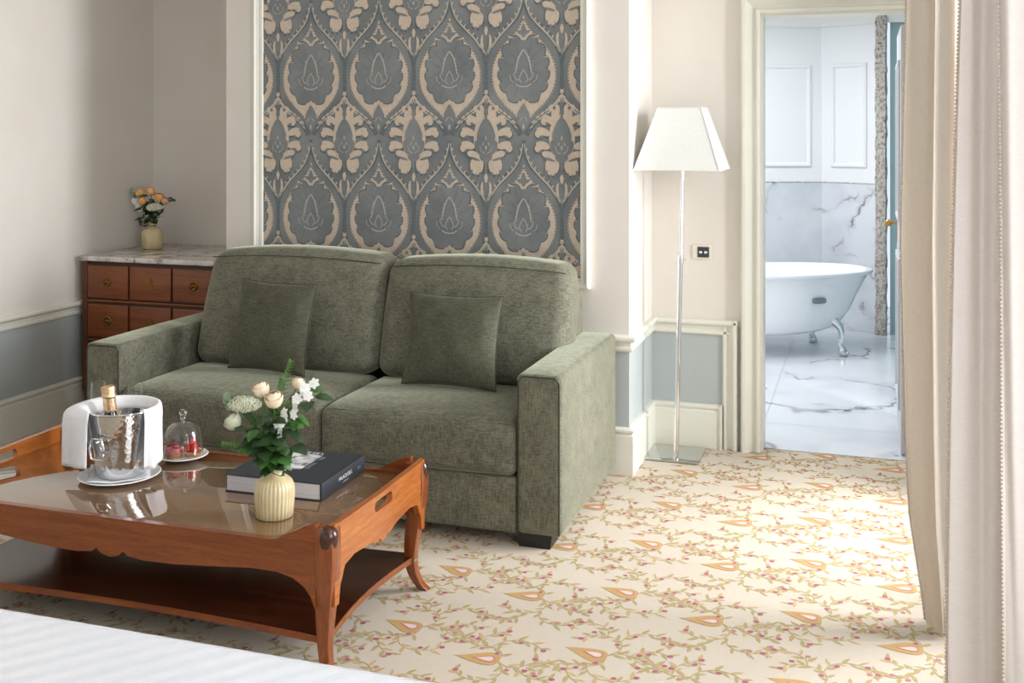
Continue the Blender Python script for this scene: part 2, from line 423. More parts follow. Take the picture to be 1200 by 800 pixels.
# right wall with two window openings
w = MB()
def rwall(y0, y1, z0=0, z1=ZC): w.box((XR, y0, z0), (XR+0.2, y1, z1))
rwall(YF, 0.5); rwall(2.2, 2.85); rwall(4.92, YN)
rwall(0.5, 2.2, 0, 0.45); rwall(0.5, 2.2, 2.45); rwall(2.85, 4.92, 0, 0.1); rwall(2.85, 4.92, 2.45)
struct(w.build('wall_right', 'wall', smooth=0))
w = MB(); w.box((XL, YF-T, 0), (XR+0.2, YF, 0.6)); w.box((XL, YF-T, 2.6), (XR+0.2, YF, ZC)); w.box((XL, YF-T, 0.6), (-3.55, YF, 2.6)); w.box((-0.85, YF-T, 0.6), (XR+0.2, YF, 2.6))
struct(w.build('wall_front', 'wall', smooth=0))
w = MB(); w.box((XL-T, YF-T, ZC), (XR+0.3, YB+T, ZC+0.1)); struct(w.build('ceiling', 'ceil', smooth=0))
def window(name, to3, a0, a1, z0, z1):
    f = MB(); t = 0.05
    f.sweep([(a0, z0), (a0, z1), (a1, z1), (a1, z0)], [(0, -0.03), (-t, -0.03), (-t, 0.03), (0, 0.03)], to3, closed=True)
    am = (a0+a1)/2
    for (p, q, r_, s_) in ((am-0.03, z0, am+0.03, z1), (a0, z0+(z1-z0)*0.66, a1, z0+(z1-z0)*0.66+0.04)):
        f.prism([(p, q), (r_, q), (r_, s_), (p, s_)], to3, -0.02, 0.02)
    return struct(f.build(name, 'trim'))
window('window_1', lambda a, b, q: (XR+0.07+q, a, b), 2.85, 4.92, 0.1, 2.45)
window('window_2', lambda a, b, q: (XR+0.07+q, a, b), 0.5, 2.2, 0.45, 2.45)
window('window_3', lambda a, b, q: (a, YF-0.06+q, b), -3.55, -0.85, 0.6, 2.6)

# dado rail and baseboards, one mitred run round the pier
plan = [(XL, YF), (XL, YB), (XPL, YB), (XPL, YP), (XPR, YP), (XPR, YN)]
planr = plan+[(-0.594, YN)]
def runz(path, prof): # profile (out from wall, z): wall lies to the left of the path
    mb = MB(); mb.sweep(path, [(-p, q) for p, q in prof], XY); return mb
rail = [(0, 0.556), (0.010, 0.556), (0.016, 0.564), (0.016, 0.574), (0.009, 0.580), (0.010, 0.596), (0.026, 0.604), (0.032, 0.612), (0.032, 0.622), (0.026, 0.629), (0, 0.631)]
mb = runz(planr, rail)
# return of the rail down the right-hand end of the niche panel
xe = -0.594
prof = [(0.631-z-0.0, p) for p, z in rail]
mb.sweep([(xe, 0.6305), (xe, 0.0)], [(-q0, p) for q0, p in [(a, b) for a, b in prof]], lambda a, b, q: (a, YN-q, b))
struct(mb.build('trim_1', 'trim', smooth=30))
base = [(0, 0), (0.022, 0), (0.022, 0.178), (0.017, 0.184), (0.017, 0.190), (0.024, 0.196), (0.024, 0.205), (0.015, 0.212), (0, 0.214)]
mb = runz(plan+[(-0.668, YN)], base)
mb.box((-0.680, YN-0.030, 0), (-0.668, YN, 0.2145))
struct(mb.build('baseboard_back', 'trim', smooth=30))
# picture-frame moulding round the fabric panel
PX0, PX1, PZ0, PZ1 = -2.947, -1.200, 0.835, 2.55
mb = MB()
pf = [(0, 0), (0, 0.030), (-0.010, 0.034), (-0.014, 0.024), (-0.030, 0.016), (-0.036, 0.018), (-0.044, 0.016), (-0.048, 0.0)]
mb.sweep([(PX0, PZ0), (PX0, PZ1), (PX1, PZ1), (PX1, PZ0)], pf, lambda a, b, q: (a, YP-q, b), closed=True)
struct(mb.build('trim_2', 'trim', smooth=25))
# door casing
mb = MB()
cs = [(0.0, 0.0), (0.0, 0.020), (0.008, 0.024), (0.016, 0.024), (0.020, 0.016), (0.026, 0.010), (0.036, 0.010), (0.044, 0.016), (0.052, 0.030), (0.066, 0.044), (0.080, 0.046), (0.088, 0.040), (0.092, 0.026), (0.092, 0.0)]
mb.sweep([(DX0, 0), (DX0, DZ), (DX1, DZ), (DX1, 0)], cs, lambda a, b, q: (a, YN-q, b))
mb.sweep([(DX0, 0), (DX0, DZ), (DX1, DZ), (DX1, 0)], [(-.012, -.139), (.0, -.139), (.0, -.0005), (-.012, -.0005)], lambda a, b, q: (a, YN-q, b))
struct(mb.build('door_1', 'trim', smooth=25))

# ------------------------------------------------------------------ damask panel on the wall
def clip(poly, x0, x1, z0, z1):
    def cut(pts, ins, inter):
        out = []
        for i, p in enumerate(pts):
            q = pts[i-1]
            if ins(p):
                if not ins(q): out.append(inter(q, p))
                out.append(p)
            elif ins(q): out.append(inter(q, p))
        return out
    def lx(X): return lambda a, b: (X, a[1]+(b[1]-a[1])*(X-a[0])/(b[0]-a[0]))
    def lz(Z): return lambda a, b: (a[0]+(b[0]-a[0])*(Z-a[1])/(b[1]-a[1]), Z)
    for ins, it in ((lambda p: p[0] >= x0, lx(x0)), (lambda p: p[0] <= x1, lx(x1)), (lambda p: p[1] >= z0, lz(z0)), (lambda p: p[1] <= z1, lz(z1))):
        if len(poly) < 3: return []
        poly = cut(poly, ins, it)
    return poly
def ell(cx, cy, rx, ry, rot=0, n=20, tip=0):
    c, s_ = math.cos(rot), math.sin(rot); out = []
    for k in range(n):
        a = 2*PI*k/n; x = rx*math.cos(a); y = ry*math.sin(a)
        if tip: x *= 1-tip*max(0, math.sin(a))
        out.append((cx+x*c-y*s_, cy+x*s_+y*c))
    return out
def mirror(p): return [(-a, b) for a, b in reversed(p)]
def spl(pts, n=5): return [(p[0], p[1]) for p in smoothpath([(a, b, 0) for a, b in pts], n)]
def serr(pts, amp, per=0.013):
    """saw-toothed version of an open outline"""
    P = spl(pts, 12); out = [P[0]]; acc = 0; up = True
    for i in range(1, len(P)):
        dx, dy = P[i][0]-P[i-1][0], P[i][1]-P[i-1][1]; l = math.hypot(dx, dy); acc += l
        if acc > per and l > 0:
            acc = 0; out.append(P[i]); out.append((P[i][0]+dy/l*-amp*-1-dx/l*0.004, P[i][1]-dx/l*amp-dy/l*0.004))
    out.append(P[-1]); return out
def strip(pts, w0, w1=None):
    w1 = w0 if w1 is None else w1; L_ = []; R_ = []; n = len(pts)
    for i, p in enumerate(pts):
        a = pts[max(i-1, 0)]; b = pts[min(i+1, n-1)]; dx, dy = b[0]-a[0], b[1]-a[1]; l = math.hypot(dx, dy) or 1
        w_ = (w0+(w1-w0)*i/(n-1))/2; L_.append((p[0]-dy/l*w_, p[1]+dx/l*w_)); R_.append((p[0]+dy/l*w_, p[1]-dx/l*w_))
    return L_+R_[::-1]
def damask_cell():
    out = []                                     # (layer, material, polygon)
    def both(l, m_, p): out.append((l, m_, p)); out.append((l, m_, mirror(p)))
    # big medallion: cream aura with a jagged rim
    right = serr([(0, .250), (.02, .205), (.05, .165), (.095, .125), (.132, .072), (.157, .012), (.160, -.05), (.148, -.10), (.118, -.15), (.085, -.185), (.05, -.215), (.022, -.262)], 0.011)
    out.append((1, 1, right+[(0, -.235)]+[(-a, b) for a, b in reversed(right[1:])]))
    # slate leaf head inside the aura
    out.append((2, 0, ell(0, -.005, .086, .138, n=36)))
    for (x, y, rx, ry, ro) in ((.045, .128, .030, .042, .3), (.082, .086, .036, .042, .6), (.103, .030, .036, .038, .2), (.106, -.030, .036, .038, 0), (.094, -.085, .036, .036, 0), (.050, -.128, .046, .046, 0)):
        x, y, rx, ry = x*.88, y*.92, rx*.86, ry*.86
        both(1.5, 3, ell(x, y, rx+.006, ry+.006, -ro)); both(2, 0, ell(x, y, rx, ry, -ro))
        both(2.4, 3, strip(spl([(x*.55, y*.55), (x*.8, y*.84), (x+.4*rx*(1 if x > .05 else .3), y+.4*ry*(1 if y > 0 else -1))], 4), .003, .001))
    out.append((2, 0, ell(0, .178, .014, .034, tip=.6))); both(2, 0, ell(.016, .168, .016, .008, .5))
    for (x, y, a) in ((.062, .152, 2.2), (.118, .060, 2.7), (.134, .0, 3.0), (.128, -.062, 3.2)):
        both(3, 1, [(x+.014, y+.004), (x-.022, y-.010), (x+.012, y-.008)])
    both(3, 1, spl([(.088, -.112), (.096, -.145), (.080, -.172), (.076, -.150)], 4))
    out.append((2, 0, ell(0, -.212, .030, .050, tip=.75))); out.append((2, 0, ell(0, -.24, .036, .03)))
    both(3, 1, spl([(.010, -.160), (.022, -.150), (.026, -.170), (.016, -.182)], 4))
    # pale tracery at the heart
    both(3, 2, strip(spl([(.001, .088), (.018, .062), (.030, .026), (.036, -.008)]), .0065))
    for t in range(5): both(3, 2, [(.020+t*.0035, .062-t*.017), (.033+t*.003, .050-t*.017), (.024+t*.003, .046-t*.017)])
    both(3, 2, strip(spl([(.0, -.005), (.014, -.028), (.020, -.05), (.010, -.066)]), .004))
    both(3, 2, strip(spl([(.024, -.055), (.040, -.045), (.048, -.02)]), .004)); both(3, 2, strip(spl([(.048, -.064), (.062, -.052), (.066, -.03)]), .003))
    out.append((3, 2, strip(spl([(-.038, -.072), (-.02, -.082), (0, -.085), (.02, -.082), (.038, -.072)]), .006)))
    both(3, 2, strip([(.004, -.225), (.02, -.245)], .004)); out.append((3, 2, ell(0, -.272, .006, .012)))
    # ogee net, deep slate bands edged with pale saw-teeth
    both(.5, 3, strip(spl([(.0, .36), (.006, .30), (.025, .25), (.062, .208), (.106, .166), (.146, .12), (.176, .06), (.186, .0), (.186, -.06)]), .016))
    both(.5, 3, strip(spl([(.186, -.05), (.182, -.11), (.168, -.155), (.132, -.190), (.090, -.222), (.045, -.262), (.012, -.31)]), .020, .026))
    for (x, y, a) in ((.155, -.165, .9), (.115, -.20, .7), (.072, -.232, .7), (.165, .105, 2.2), (.125, .155, 2.3), (.08, .20, 2.4)): both(.6, 3, ell(x, y, .024, .009, a))
    both(1, 2, strip(spl([(.004, .345), (.012, .30), (.034, .245), (.075, .20), (.118, .158), (.155, .112), (.176, .075)]), .0055))
    both(1, 1, strip(spl([(.016, .29), (.040, .236), (.080, .19), (.122, .148), (.156, .10)]), .003))
    P = spl([(.0, .34), (.018, .275), (.05, .225), (.092, .182), (.134, .140), (.168, .09)], 4)
    for i in range(2, len(P)-1, 2):
        x, y = P[i]; both(1, 1, [(x+.002, y+.008), (x+.013, y+.013), (x+.006, y-.004)])
    P = spl([(.186, -.10), (.176, -.145), (.150, -.178), (.112, -.208), (.068, -.240), (.030, -.280)], 4)
    both(1, 2, strip(P, .004))
    for i in range(2, len(P)-1, 2):
        x, y = P[i]; both(1, 1, ell(x+.002, y+.014, .0042, .013, -.9)); both(1, 2, ell(x-.008, y-.012, .003, .010, -.9))
    # little spades under the pineapples
    for sx in (-1, 1):
        cx = sx*.185
        if sx > 0:
            out.append((1, 1, [(cx, .212), (cx+.010, .184), (cx+.004, .160), (cx-.004, .160), (cx-.010, .184)]))
            for q in (-1, 1):
                out.append((1, 1, spl([(cx+q*.014, .166), (cx+q*.026, .150), (cx+q*.026, .115), (cx+q*.012, .095), (cx+q*.016, .13), (cx+q*.014, .166)], 3)))
            out.append((1, 2, strip([(cx-.014, .10), (cx, .068), (cx+.014, .10)], .005)))
    # pineapple
    px, pz = .185, -.325
    def pb(l, m_, p): out.append((l, m_, [(px+a, pz+b) for a, b in p])); out.append((l, m_, [(px+a, pz+b) for a, b in mirror(p)]))
    def po(l, m_, p): out.append((l, m_, [(px+a, pz+b) for a, b in p]))
    po(1, 1, ell(0, .0, .062, .112, n=30))
    for (x, y, rx, ry, ro) in ((.030, .120, .020, .036, .25), (.046, .140, .018, .016, 0), (.064, .086, .034, .017, .5), (.083, .078, .018, .018, 0), (.088, .030, .036, .017, .4), (.112, .020, .018, .018, 0), (.090, -.034, .036, .018, .25), (.114, -.048, .017, .018, 0), (.066, -.078, .030, .017, .3), (.046, -.128, .034, .046, .1)):
        pb(.5, 3, ell(x-.002, y-.006, rx+.005, ry+.005, ro)); pb(1, 1, ell(x, y, rx, ry, ro))
    for (x, y, rx, ry, ro) in ((.036, .140, .0075, .009, 0), (.070, .068, .009, .006, .3), (.098, .006, .010, .006, 0), (.100, -.062, .009, .006, 0), (.030, -.176, .005, .017, 0), (.052, -.182, .005, .015, 0), (.074, -.166, .006, .018, .3), (.060, -.098, .030, .006, .3)):
        pb(2, 0, ell(x, y, rx, ry, ro))
    po(2, 0, ell(0, .012, .046, .082, n=26, tip=.35)); po(2, 0, ell(0, -.11, .008, .062)); po(2, 0, ell(0, .125, .007, .05, tip=.4))
    pb(2, 0, ell(.036, -.045, .018, .036, -.35)); pb(2, 0, ell(.016, -.09, .014, .02, -.3))
    po(3, 2, ell(0, .0, .004, .010)); po(3, 2, ell(0, -.045, .005, .010)); pb(3, 2, ell(.014, -.028, .003, .009, .3)); pb(3, 2, strip(spl([(.006, -.07), (.024, -.062), (.030, -.036)], 4), .003))
    po(1, 1, ell(0, .178, .003, .022)); pb(1, 1, ell(.012, .176, .0025, .014, -.5))
    return out
CW, CH = 0.3705, 0.695
cell = damask_cell()
pn = MB(); x0, x1, z0, z1 = PX0+0.02, PX1-0.02, PZ0+0.02, PZ1-0.02
pn.add([(x0, YP-0.004, z0), (x1, YP-0.004, z0), (x1, YP-0.004, z1), (x0, YP-0.004, z1)], [(0, 1, 2, 3)], 0)
for i in range(-2, 8):
    for j in range(-2, 3):
        ox, oz = -2.631+i*CW, 1.848+j*CH
        for ki, (lay, m_, p) in enumerate(cell):
            q = clip([(ox+a, oz+b) for a, b in p], x0, x1, z0, z1)
            if len(q) >= 3: pn.add([(a, YP-0.004-0.0012*lay-0.000006*ki, b) for a, b in q], [tuple(range(len(q)))], m_)
pnl = pn.build('fabric_wall_panel', ['velvet', 'damask', 'damaskline', 'velvetdark'], smooth=0)
tag(pnl, 'blue grey and cream damask fabric panel on the wall above the sofa', 'wall panel')

# ------------------------------------------------------------------ carpet
fl = MB(); CX0, CX1, CY0, CY1 = XL, XR, YF, YN+0.07
fl.add([(CX0, CY0, 0), (CX1, CY0, 0), (CX1, CY1, 0), (CX0, CY1, 0)], [(0, 1, 2, 3)], 0)
fl.add([(CX0, CY1, 0), (XPL, CY1, 0), (XPL, YB, 0), (CX0, YB, 0)], [(0, 1, 2, 3)], 0)
def teardrop(cx, cy, a, b, rot, tipx=1.15):
    out = []; c, s_ = math.cos(rot), math.sin(rot)
    for k in range(28):
        t = 2*PI*k/28; x = a*math.cos(t)*(tipx if math.cos(t) > 0 else 0.85); y = b*math.sin(t)*abs(math.sin(t/2))**1.6
        y += 0.10*a*max(0, math.cos(t))**2
        out.append((cx+x*c-y*s_, cy+x*s_+y*c))
    return out
def carpet_cell():
    rr = random.Random(11); out = []
    def leafp(x, y, ang, l, w_, m_):
        c, s_ = math.cos(ang), math.sin(ang); pts = [(0, 0), (.3, .5), (.65, .42), (1, 0), (.65, -.42), (.3, -.5)]
        out.append((1, m_, [(x+a*l*c-b*w_*s_, y+a*l*s_+b*w_*c) for a, b in pts]))
    def vine(pts, leaves=True, wd=.0042, tipberry=True):
        P = spl(pts, 7); out.append((1, 2, strip(P, wd, wd*0.7))); acc = 0; side = 1
        for i in range(1, len(P)):
            dx, dy = P[i][0]-P[i-1][0], P[i][1]-P[i-1][1]; acc += math.hypot(dx, dy)
            if leaves and acc > .019:
                acc = 0; side = -side; an = math.atan2(dy, dx)
                m_ = rr.choice([2, 2, 3, 2])
                leafp(P[i][0], P[i][1], an+side*rr.uniform(.6, 1.0), rr.uniform(.032, .050), rr.uniform(.010, .015), m_)
                if rr.random() < .16:
                    a2 = an-side*1.0; d = rr.uniform(.016, .026); bx, by = P[i][0]+d*math.cos(a2), P[i][1]+d*math.sin(a2)
                    out.append((1, 2, strip([P[i], (bx, by)], .0028)))
                    out.append((2, rr.choice([5, 5, 4]), ell(bx, by, .0085, .0075, n=10)))
        if tipberry: out.append((2, 5, ell(P[-1][0], P[-1][1], .009, .008, n=12)))
    for (ox, oy, sg) in ((0, 0, 1), (.29675, -.128, -1)):
        rot = PI-0.30*sg if sg > 0 else PI+0.16
        for lay, m_, a, b in ((2, 1, .069, .056), (3, 4, .036, .028), (4, 6, .027, .019)):
            sh = {2: 0, 3: .016, 4: .017}[lay]
            p = teardrop(0, 0, a, b, 0)
            if sg < 0: p = [(x, -y) for x, y in reversed(p)]
            c, s_ = math.cos(rot), math.sin(rot)
            p = [(x*c-y*s_+sh, x*s_+y*c) for x, y in p]
            out.append((lay, m_, [(ox+x, oy+y) for x, y in p]))
        def V(pts, **k): vine([(ox+x, oy+sg*y) for x, y in pts], **k)
        V([(.052, .0), (.085, .022), (.12, .02), (.155, -.012), (.20, -.03), (.25, -.015)])
        V([(.06, .008), (.085, .05), (.075, .10), (.03, .125), (-.02, .115), (-.045, .085)])
        V([(.055, -.008), (.05, -.05), (.01, -.078), (-.04, -.075), (-.085, -.095), (-.14, -.085)])
        V([(.12, .02), (.15, .055), (.195, .068), (.235, .055)])
        V([(.01, -.078), (.035, -.12), (.08, -.142), (.13, -.13), (.165, -.10)])
        V([(.075, .10), (.095, .15), (.14, .175), (.19, .165), (.225, .13)])
        V([(-.04, -.075), (-.035, -.125), (-.005, -.165), (.03, -.19)])
        V([(.03, .125), (.02, .165), (-.02, .195), (-.07, .19), (-.10, .16)])
        V([(-.085, -.095), (-.11, -.14), (-.15, -.16)])
    return out
ccell = carpet_cell(); KW, KH = 0.5935, 0.4525
for i in range(-5, 3):
    for j in range(-3, 6):
        ox, oy = -0.785+i*KW, 3.589+j*KH
        if oy < 1.4: continue
        for ki, (lay, m_, p) in enumerate(ccell):
            q = clip([(ox+a, oy+b) for a, b in p], XL, XR, 1.6, CY1-0.004)
            if len(q) >= 3: fl.add([(a, b, 0.0004*lay+0.0000012*ki) for a, b in q], [tuple(range(len(q)))], m_)
struct(fl.build('floor', ['carpet', 'ochre', 'olive', 'tan', 'rose', 'magenta', 'pale'], smooth=0))
# ------------------------------------------------------------------ bathroom beyond the door
bx = MB(); bx.add([(-3.2, CY1, -0.001), (1.2, CY1, -0.001), (1.2, 10.2, -0.001), (-3.2, 10.2, -0.001)], [(0, 1, 2, 3)], 0)
for (a, b, c_, d) in ((-.5215, CY1+.02, -.5185, 9.0),):
    bx.add([(a, b, 0.0004), (c_, b, 0.0004), (c_, d, 0.0004), (a, d, 0.0004)], [(0, 1, 2, 3)], 1)
for yy in (5.93, 7.13, 8.33): bx.add([(-3.2, yy, 0.0004), (1.2, yy, 0.0004), (1.2, yy+.003, 0.0004), (-3.2, yy+.003, 0.0004)], [(0, 1, 2, 3)], 1)
bx.box((DX0, CY1-0.012, -0.004), (DX1, CY1+0.012, 0.004))
struct(bx.build('floor_bathroom', ['fmarble', 'grout'], smooth=0))
CA = Vector((-0.338, 9.013)); dA = Vector((-0.9505, -0.3106)); dB = Vector((0.889, -0.457)).normalized()
ZW, ZB2 = 1.154, 2.53
def bwall(name, a, b, th):
    d = (b-a).normalized(); nrm = Vector((-d.y, d.x)) if th > 0 else Vector((d.y, -d.x)); t = abs(th)
    mb = MB()
    for z0_, z1_, mi, o in ((0, ZW, 1, 0.0), (ZW, ZB2, 0, 0.004)):
        i0 = len(mb.f); p = [a+nrm*o, b+nrm*o, b+nrm*t, a+nrm*t]
        mb.add([(q.x, q.y, z0_) for q in p]+[(q.x, q.y, z1_) for q in p], [(3, 2, 1, 0), (4, 5, 6, 7), (0, 1, 5, 4), (1, 2, 6, 5), (2, 3, 7, 6), (3, 0, 4, 7)], mi)
    return mb, d, nrm
def ledge(mb, a, d, nrm, l):
    for k in range(int(l/.04)):
        s0 = k*.04; h = random.choice([.003, .005, .008]); s1 = s0+.04
        i0 = len(mb.f); p = [a+d*s0-nrm*.003, a+d*s1-nrm*.003, a+d*s1+nrm*.002, a+d*s0+nrm*.002]
        mb.add([(q.x, q.y, ZW-h) for q in p]+[(q.x, q.y, ZW+.002) for q in p], [(3, 2, 1, 0), (4, 5, 6, 7), (0, 1, 5, 4), (1, 2, 6, 5), (2, 3, 7, 6), (3, 0, 4, 7)], 2)
def wall_frame(mb, a, d, nrm, s0, s1, z0_, z1_):
    prof = [(0, 0), (0, .012), (-.010, .018), (-.022, .016), (-.030, .006), (-.034, 0)]
    mb.cur = 0
    mb.sweep([(s0, z0_), (s0, z1_), (s1, z1_), (s1, z0_)], prof, lambda p, q, o: (a.x+d.x*p-nrm.x*(o-.004), a.y+d.y*p-nrm.y*(o-.004), q), closed=True)
A_END = CA+dA*2.6; B_END = CA+dB*0.50
mb, d, nrm = bwall('a', CA, A_END, -0.1); wall_frame(mb, CA, d, nrm, 0.085, 1.25, 1.275, 2.09); ledge(mb, CA, d, nrm, 1.4)
struct(mb.build('wall_bathroom_back', ['bwall', 'bmarble', 'stone'], smooth=25))
mb, d, nrm = bwall('b', CA, B_END, 0.1); wall_frame(mb, CA, d, nrm, 0.085, 0.385, 1.275, 2.09); ledge(mb, CA, d, nrm, .48)
struct(mb.build('wall_bathroom_corner', ['bwall', 'bmarble', 'stone'], smooth=25))
# raw-edged marble upright and the wall beyond it
mb = MB(); q = B_END; random.seed(3)
prof = []
for k in range(61):
    z = (ZB2-.05)*k/60; prof.append(z)
vs = []; fs = []
for z in prof:
    for (u, v_) in ((0, 0), (.02, -.02), (.05, -.026), (.082, -.02), (.095, 0.01), (.095, .1), (0, .1)):
        r_ = random.uniform(-.006, .006) if v_ < .05 else 0
        vs.append((q.x-.040+u*.90+r_, q.y-.006+v_-u*.28+r_, z))
n = 7
for i in range(len(prof)-1):
    for k in range(n): fs.append((i*n+k, i*n+(k+1) % n, (i+1)*n+(k+1) % n, (i+1)*n+k))
mb.add(vs, fs); struct(mb.build('trim_3', 'stone', smooth=60))
mb = MB(); mb.box((q.x+.07, q.y+.02, 0), (1.0, q.y+.12, ZB2)); mb.box((1.0, CY1+.1, 0), (1.1, q.y+.12, ZB2)); struct(mb.build('wall_bathroom_right', 'teal', smooth=0))
mb = MB(); mb.box((-2.6, CY1+.1, 0), (-2.5, 8.3, ZB2)); mb.box((-2.6, YN+.142, 0), (XPR, YN+.2, ZB2)); struct(mb.build('wall_bathroom_left', 'bwall', smooth=0))
mb = MB(); mb.box((-3.2, CY1+.1, ZB2+.1), (1.2, 10.2, ZB2+.2))
cv = [(0, -.14), (.012, -.14), (.016, -.11), (.05, -.06), (.10, -.02), (.13, 0), (.13, .1), (0, .1)]
mb.sweep([tuple(A_END), tuple(CA), tuple(B_END), (1.0, q.y+.02)], [(-p, z) for p, z in cv], lambda a, b, z: (a, b, ZB2+.0+z))
struct(mb.build('ceiling_bathroom', 'ceil', smooth=40))
# open door leaf
mb = MB(); dl = thing('door_leaf', 'grey white bathroom door standing open behind the beige curtain', 'door', (DX1+0.012, YN+.15, 0.006))
L_ = 0.74; lx0, lx1 = -0.043, 0.0
w = MB(); w.box((lx0, 0, 0), (lx1, L_, 2.06)); w.build('door_panel', 'door', dl, smooth=0)
for (za, zb) in ((.18, .92), (1.1, 1.9)):
    w = MB(); w.sweep([(.12, za), (.12, zb), (L_-.12, zb), (L_-.12, za)], [(0, 0), (0, .010), (-.02, .012), (-.03, 0)], lambda a, b, o: (lx0-o, a, b), closed=True); w.build('panel_moulding', 'door', dl, smooth=25)
w = MB(); w.rbox((lx0-.004, L_-.075, .95), (lx0, L_-.045, 1.17), .002, 1, 2); w.build('handle_plate', 'brass', dl)['label'] = 'brass handle plate'
w = MB(); w.lathe([(.006, 0), (.006, .022), (.012, .026), (.019, .036), (.020, .044), (.014, .054), (.002, .057)], 16); w.xf(0, Matrix.Translation((lx0-.004, L_-.06, 1.055)) @ Matrix.Rotation(-PI/2, 4, 'Y')); w.build('door_knob', 'brass', dl)['label'] = 'brass door knob'

# bathtub
def tubf():
    ang = math.radians(27); ax = Vector((math.cos(ang), math.sin(ang)))
    end = Vector((0.010, 8.22)); c = end-ax*0.84
    t = thing('bathtub', 'white freestanding clawfoot bathtub on the marble bathroom floor', 'bathtub', (c.x, c.y, 0), ang)
    prof = [(0.40, .20, .150), (.50, .25, .155), (.60, .29, .19), (.67, .318, .28), (.725, .335, .40), (.775, .345, .50), (.805, .352, .545), (.835, .372, .556), (.842, .378, .568), (.838, .375, .580), (.820, .360, .584), (.798, .340, .578), (.775, .325, .55), (.72, .31, .42), (.66, .28, .30), (.56, .24, .22), (.40, .18, .20)]
    w = MB(); n = 64; vs = []; fs = []
    for (a, b, z) in prof:
        for k in range(n):
            th = 2*PI*k/n; e = 0.82
            x = a*math.copysign(abs(math.cos(th))**e, math.cos(th)); y = b*math.copysign(abs(math.sin(th))**e, math.sin(th))
            zz = z
            if z < .155: zz = z+.0
            # underside rises towards the rounded end
            if z < .45: zz = z+ .035*(abs(x)/.8)**2*(1 if z < .3 else .4)
            vs.append((x, y, zz))
    m_ = len(prof)
    for i in range(m_-1):
        for k in range(n): fs.append((i*n+k, i*n+(k+1) % n, (i+1)*n+(k+1) % n, (i+1)*n+k))
    fs.append(tuple(range(n-1, -1, -1))); fs.append(tuple((m_-1)*n+k for k in range(n)))
    w.add(vs, fs); w.build('basin', 'enamel', t, smooth=50)
    for (x, y) in ((.50, -.215), (.50, .215), (-.50, -.215), (-.50, .215)):
        sgx, sgy = math.copysign(1, x), math.copysign(1, y)
        w = MB()
        P = smoothpath([(x-.03*sgx, y*.93, .25), (x+.012*sgx, y+.022*sgy, .20), (x+.026*sgx, y+.028*sgy, .13), (x+.018*sgx, y+.020*sgy, .075), (x+.030*sgx, y+.028*sgy, .035)], 4)
        w.tube(P, [.038-.022*abs(math.sin(PI*i/(len(P)-1)*.9))**1.0+.0 for i in range(len(P))], 10)
        i0 = len(w.v); w.lathe([(.002, 0), (.026, .002), (.034, .018), (.030, .036), (.014, .048), (.002, .05)], 14, (x+.033*sgx, y+.030*sgy, 0))
        for q_ in (-1, 0, 1):
            w.tube([(x+.036*sgx, y+.032*sgy, .03), (x+(.056+.004*(q_ == 0))*sgx, y+(.038+.016*q_)*sgy, .022), (x+.068*sgx, y+(.040+.019*q_)*sgy, .008)], [.012, .011, .005], 7)
        w.build('claw_foot', 'chrome', t)['label'] = 'polished chrome claw foot'
    w = MB(); P = []
    for k in range(28):
        a = 2*PI*k/28; P.append((.052*math.copysign(abs(math.cos(a))**.5, math.cos(a)), .0, .021*math.copysign(abs(math.sin(a))**.6, math.sin(a))))
    i0 = len(w.v); w.prism([(p[0], p[2]) for p in P], lambda a, b, dd: (a, dd, b), -.004, .006)
    w.tube([(p[0]*.86, -.005, p[2]*.72) for p in P], .0022, 6, closed=True)
    for q_ in range(4): w.prism([(-.026+q_*.014, -.005), (-.018+q_*.014, -.005), (-.018+q_*.014, .005), (-.026+q_*.014, .005)], lambda a, b, dd: (a, dd, b), -.007, -.003)
    w.xf(i0, Matrix.Translation((.32, -.3315, .40)) @ Matrix.Rotation(math.radians(7), 4, 'Z') @ Matrix.Rotation(math.radians(-8), 4, 'X')); w.build('maker_badge', 'badge', t)['label'] = 'grey oval badge'
tubf()

# ------------------------------------------------------------------ sofa
SO = (-2.12, 4.30, 0)
so = thing('sofa', 'olive green two seat sofa with square arms under the damask panel', 'sofa', SO)
SX0, SX1, SY0, SY1 = -3.185, -1.068, 3.85, 4.78
AW = 0.175
def sm(): return MB(SO)
def arm(x0, x1):
    w = sm(); w.rbox((x0, SY0, 0.052), (x1, SY1, 0.648), .022, 4, 8, (.004, .004, .006)); a = w.build('armrest', 'sofa', so, 50)
    p = sm(); y = SY0+.003
    pts = [(x0+.008, y, .06), (x0+.008, y, .62), (x0+.024, y, .640), (x1-.024, y, .640), (x1-.008, y, .62), (x1-.008, y, .06)]
    p.tube(pts, .0032, 6); p.build('piping', 'piping', a)
arm(SX0, SX0+AW); arm(SX1-AW, SX1)
IX0, IX1, DIV = SX0+AW+.002, SX1-AW-.002, -2.058
w = sm(); w.rbox((IX0, SY0+.006, .05), (IX1, 4.62, .258), .012, 3, 6); w.build('base', 'sofa', so, 50)
w = sm(); w.rbox((IX0, 4.60, .05), (IX1+.03, SY1-.005, .845), .03, 4, 6); w.build('back_frame', 'sofa', so, 50)
for (x0, x1) in ((IX0, DIV-.001), (DIV+.001, IX1)):
    w = sm()
    def fn(u, v, ww, p):
        if ww > 0: p[2] += -.012*max(0, -v)**6 - .006*abs(u)**8
        return p
    w.rbox((x0, SY0-.012, .262), (x1, 4.42, .472), .034, 5, 10, (.0, .010, .020), fn); cu = w.build('seat_cushion', 'sofa', so, 50)
    p = sm(); p.tube([(x0+.018, SY0-.004, .30), (x0+.018, SY0-.004, .445), (x0+.03, SY0+.004, .459), (x1-.03, SY0+.004, .459), (x1-.018, SY0-.004, .445), (x1-.018, SY0-.004, .30)], .0024, 6); p.build('piping', 'sofa', cu)
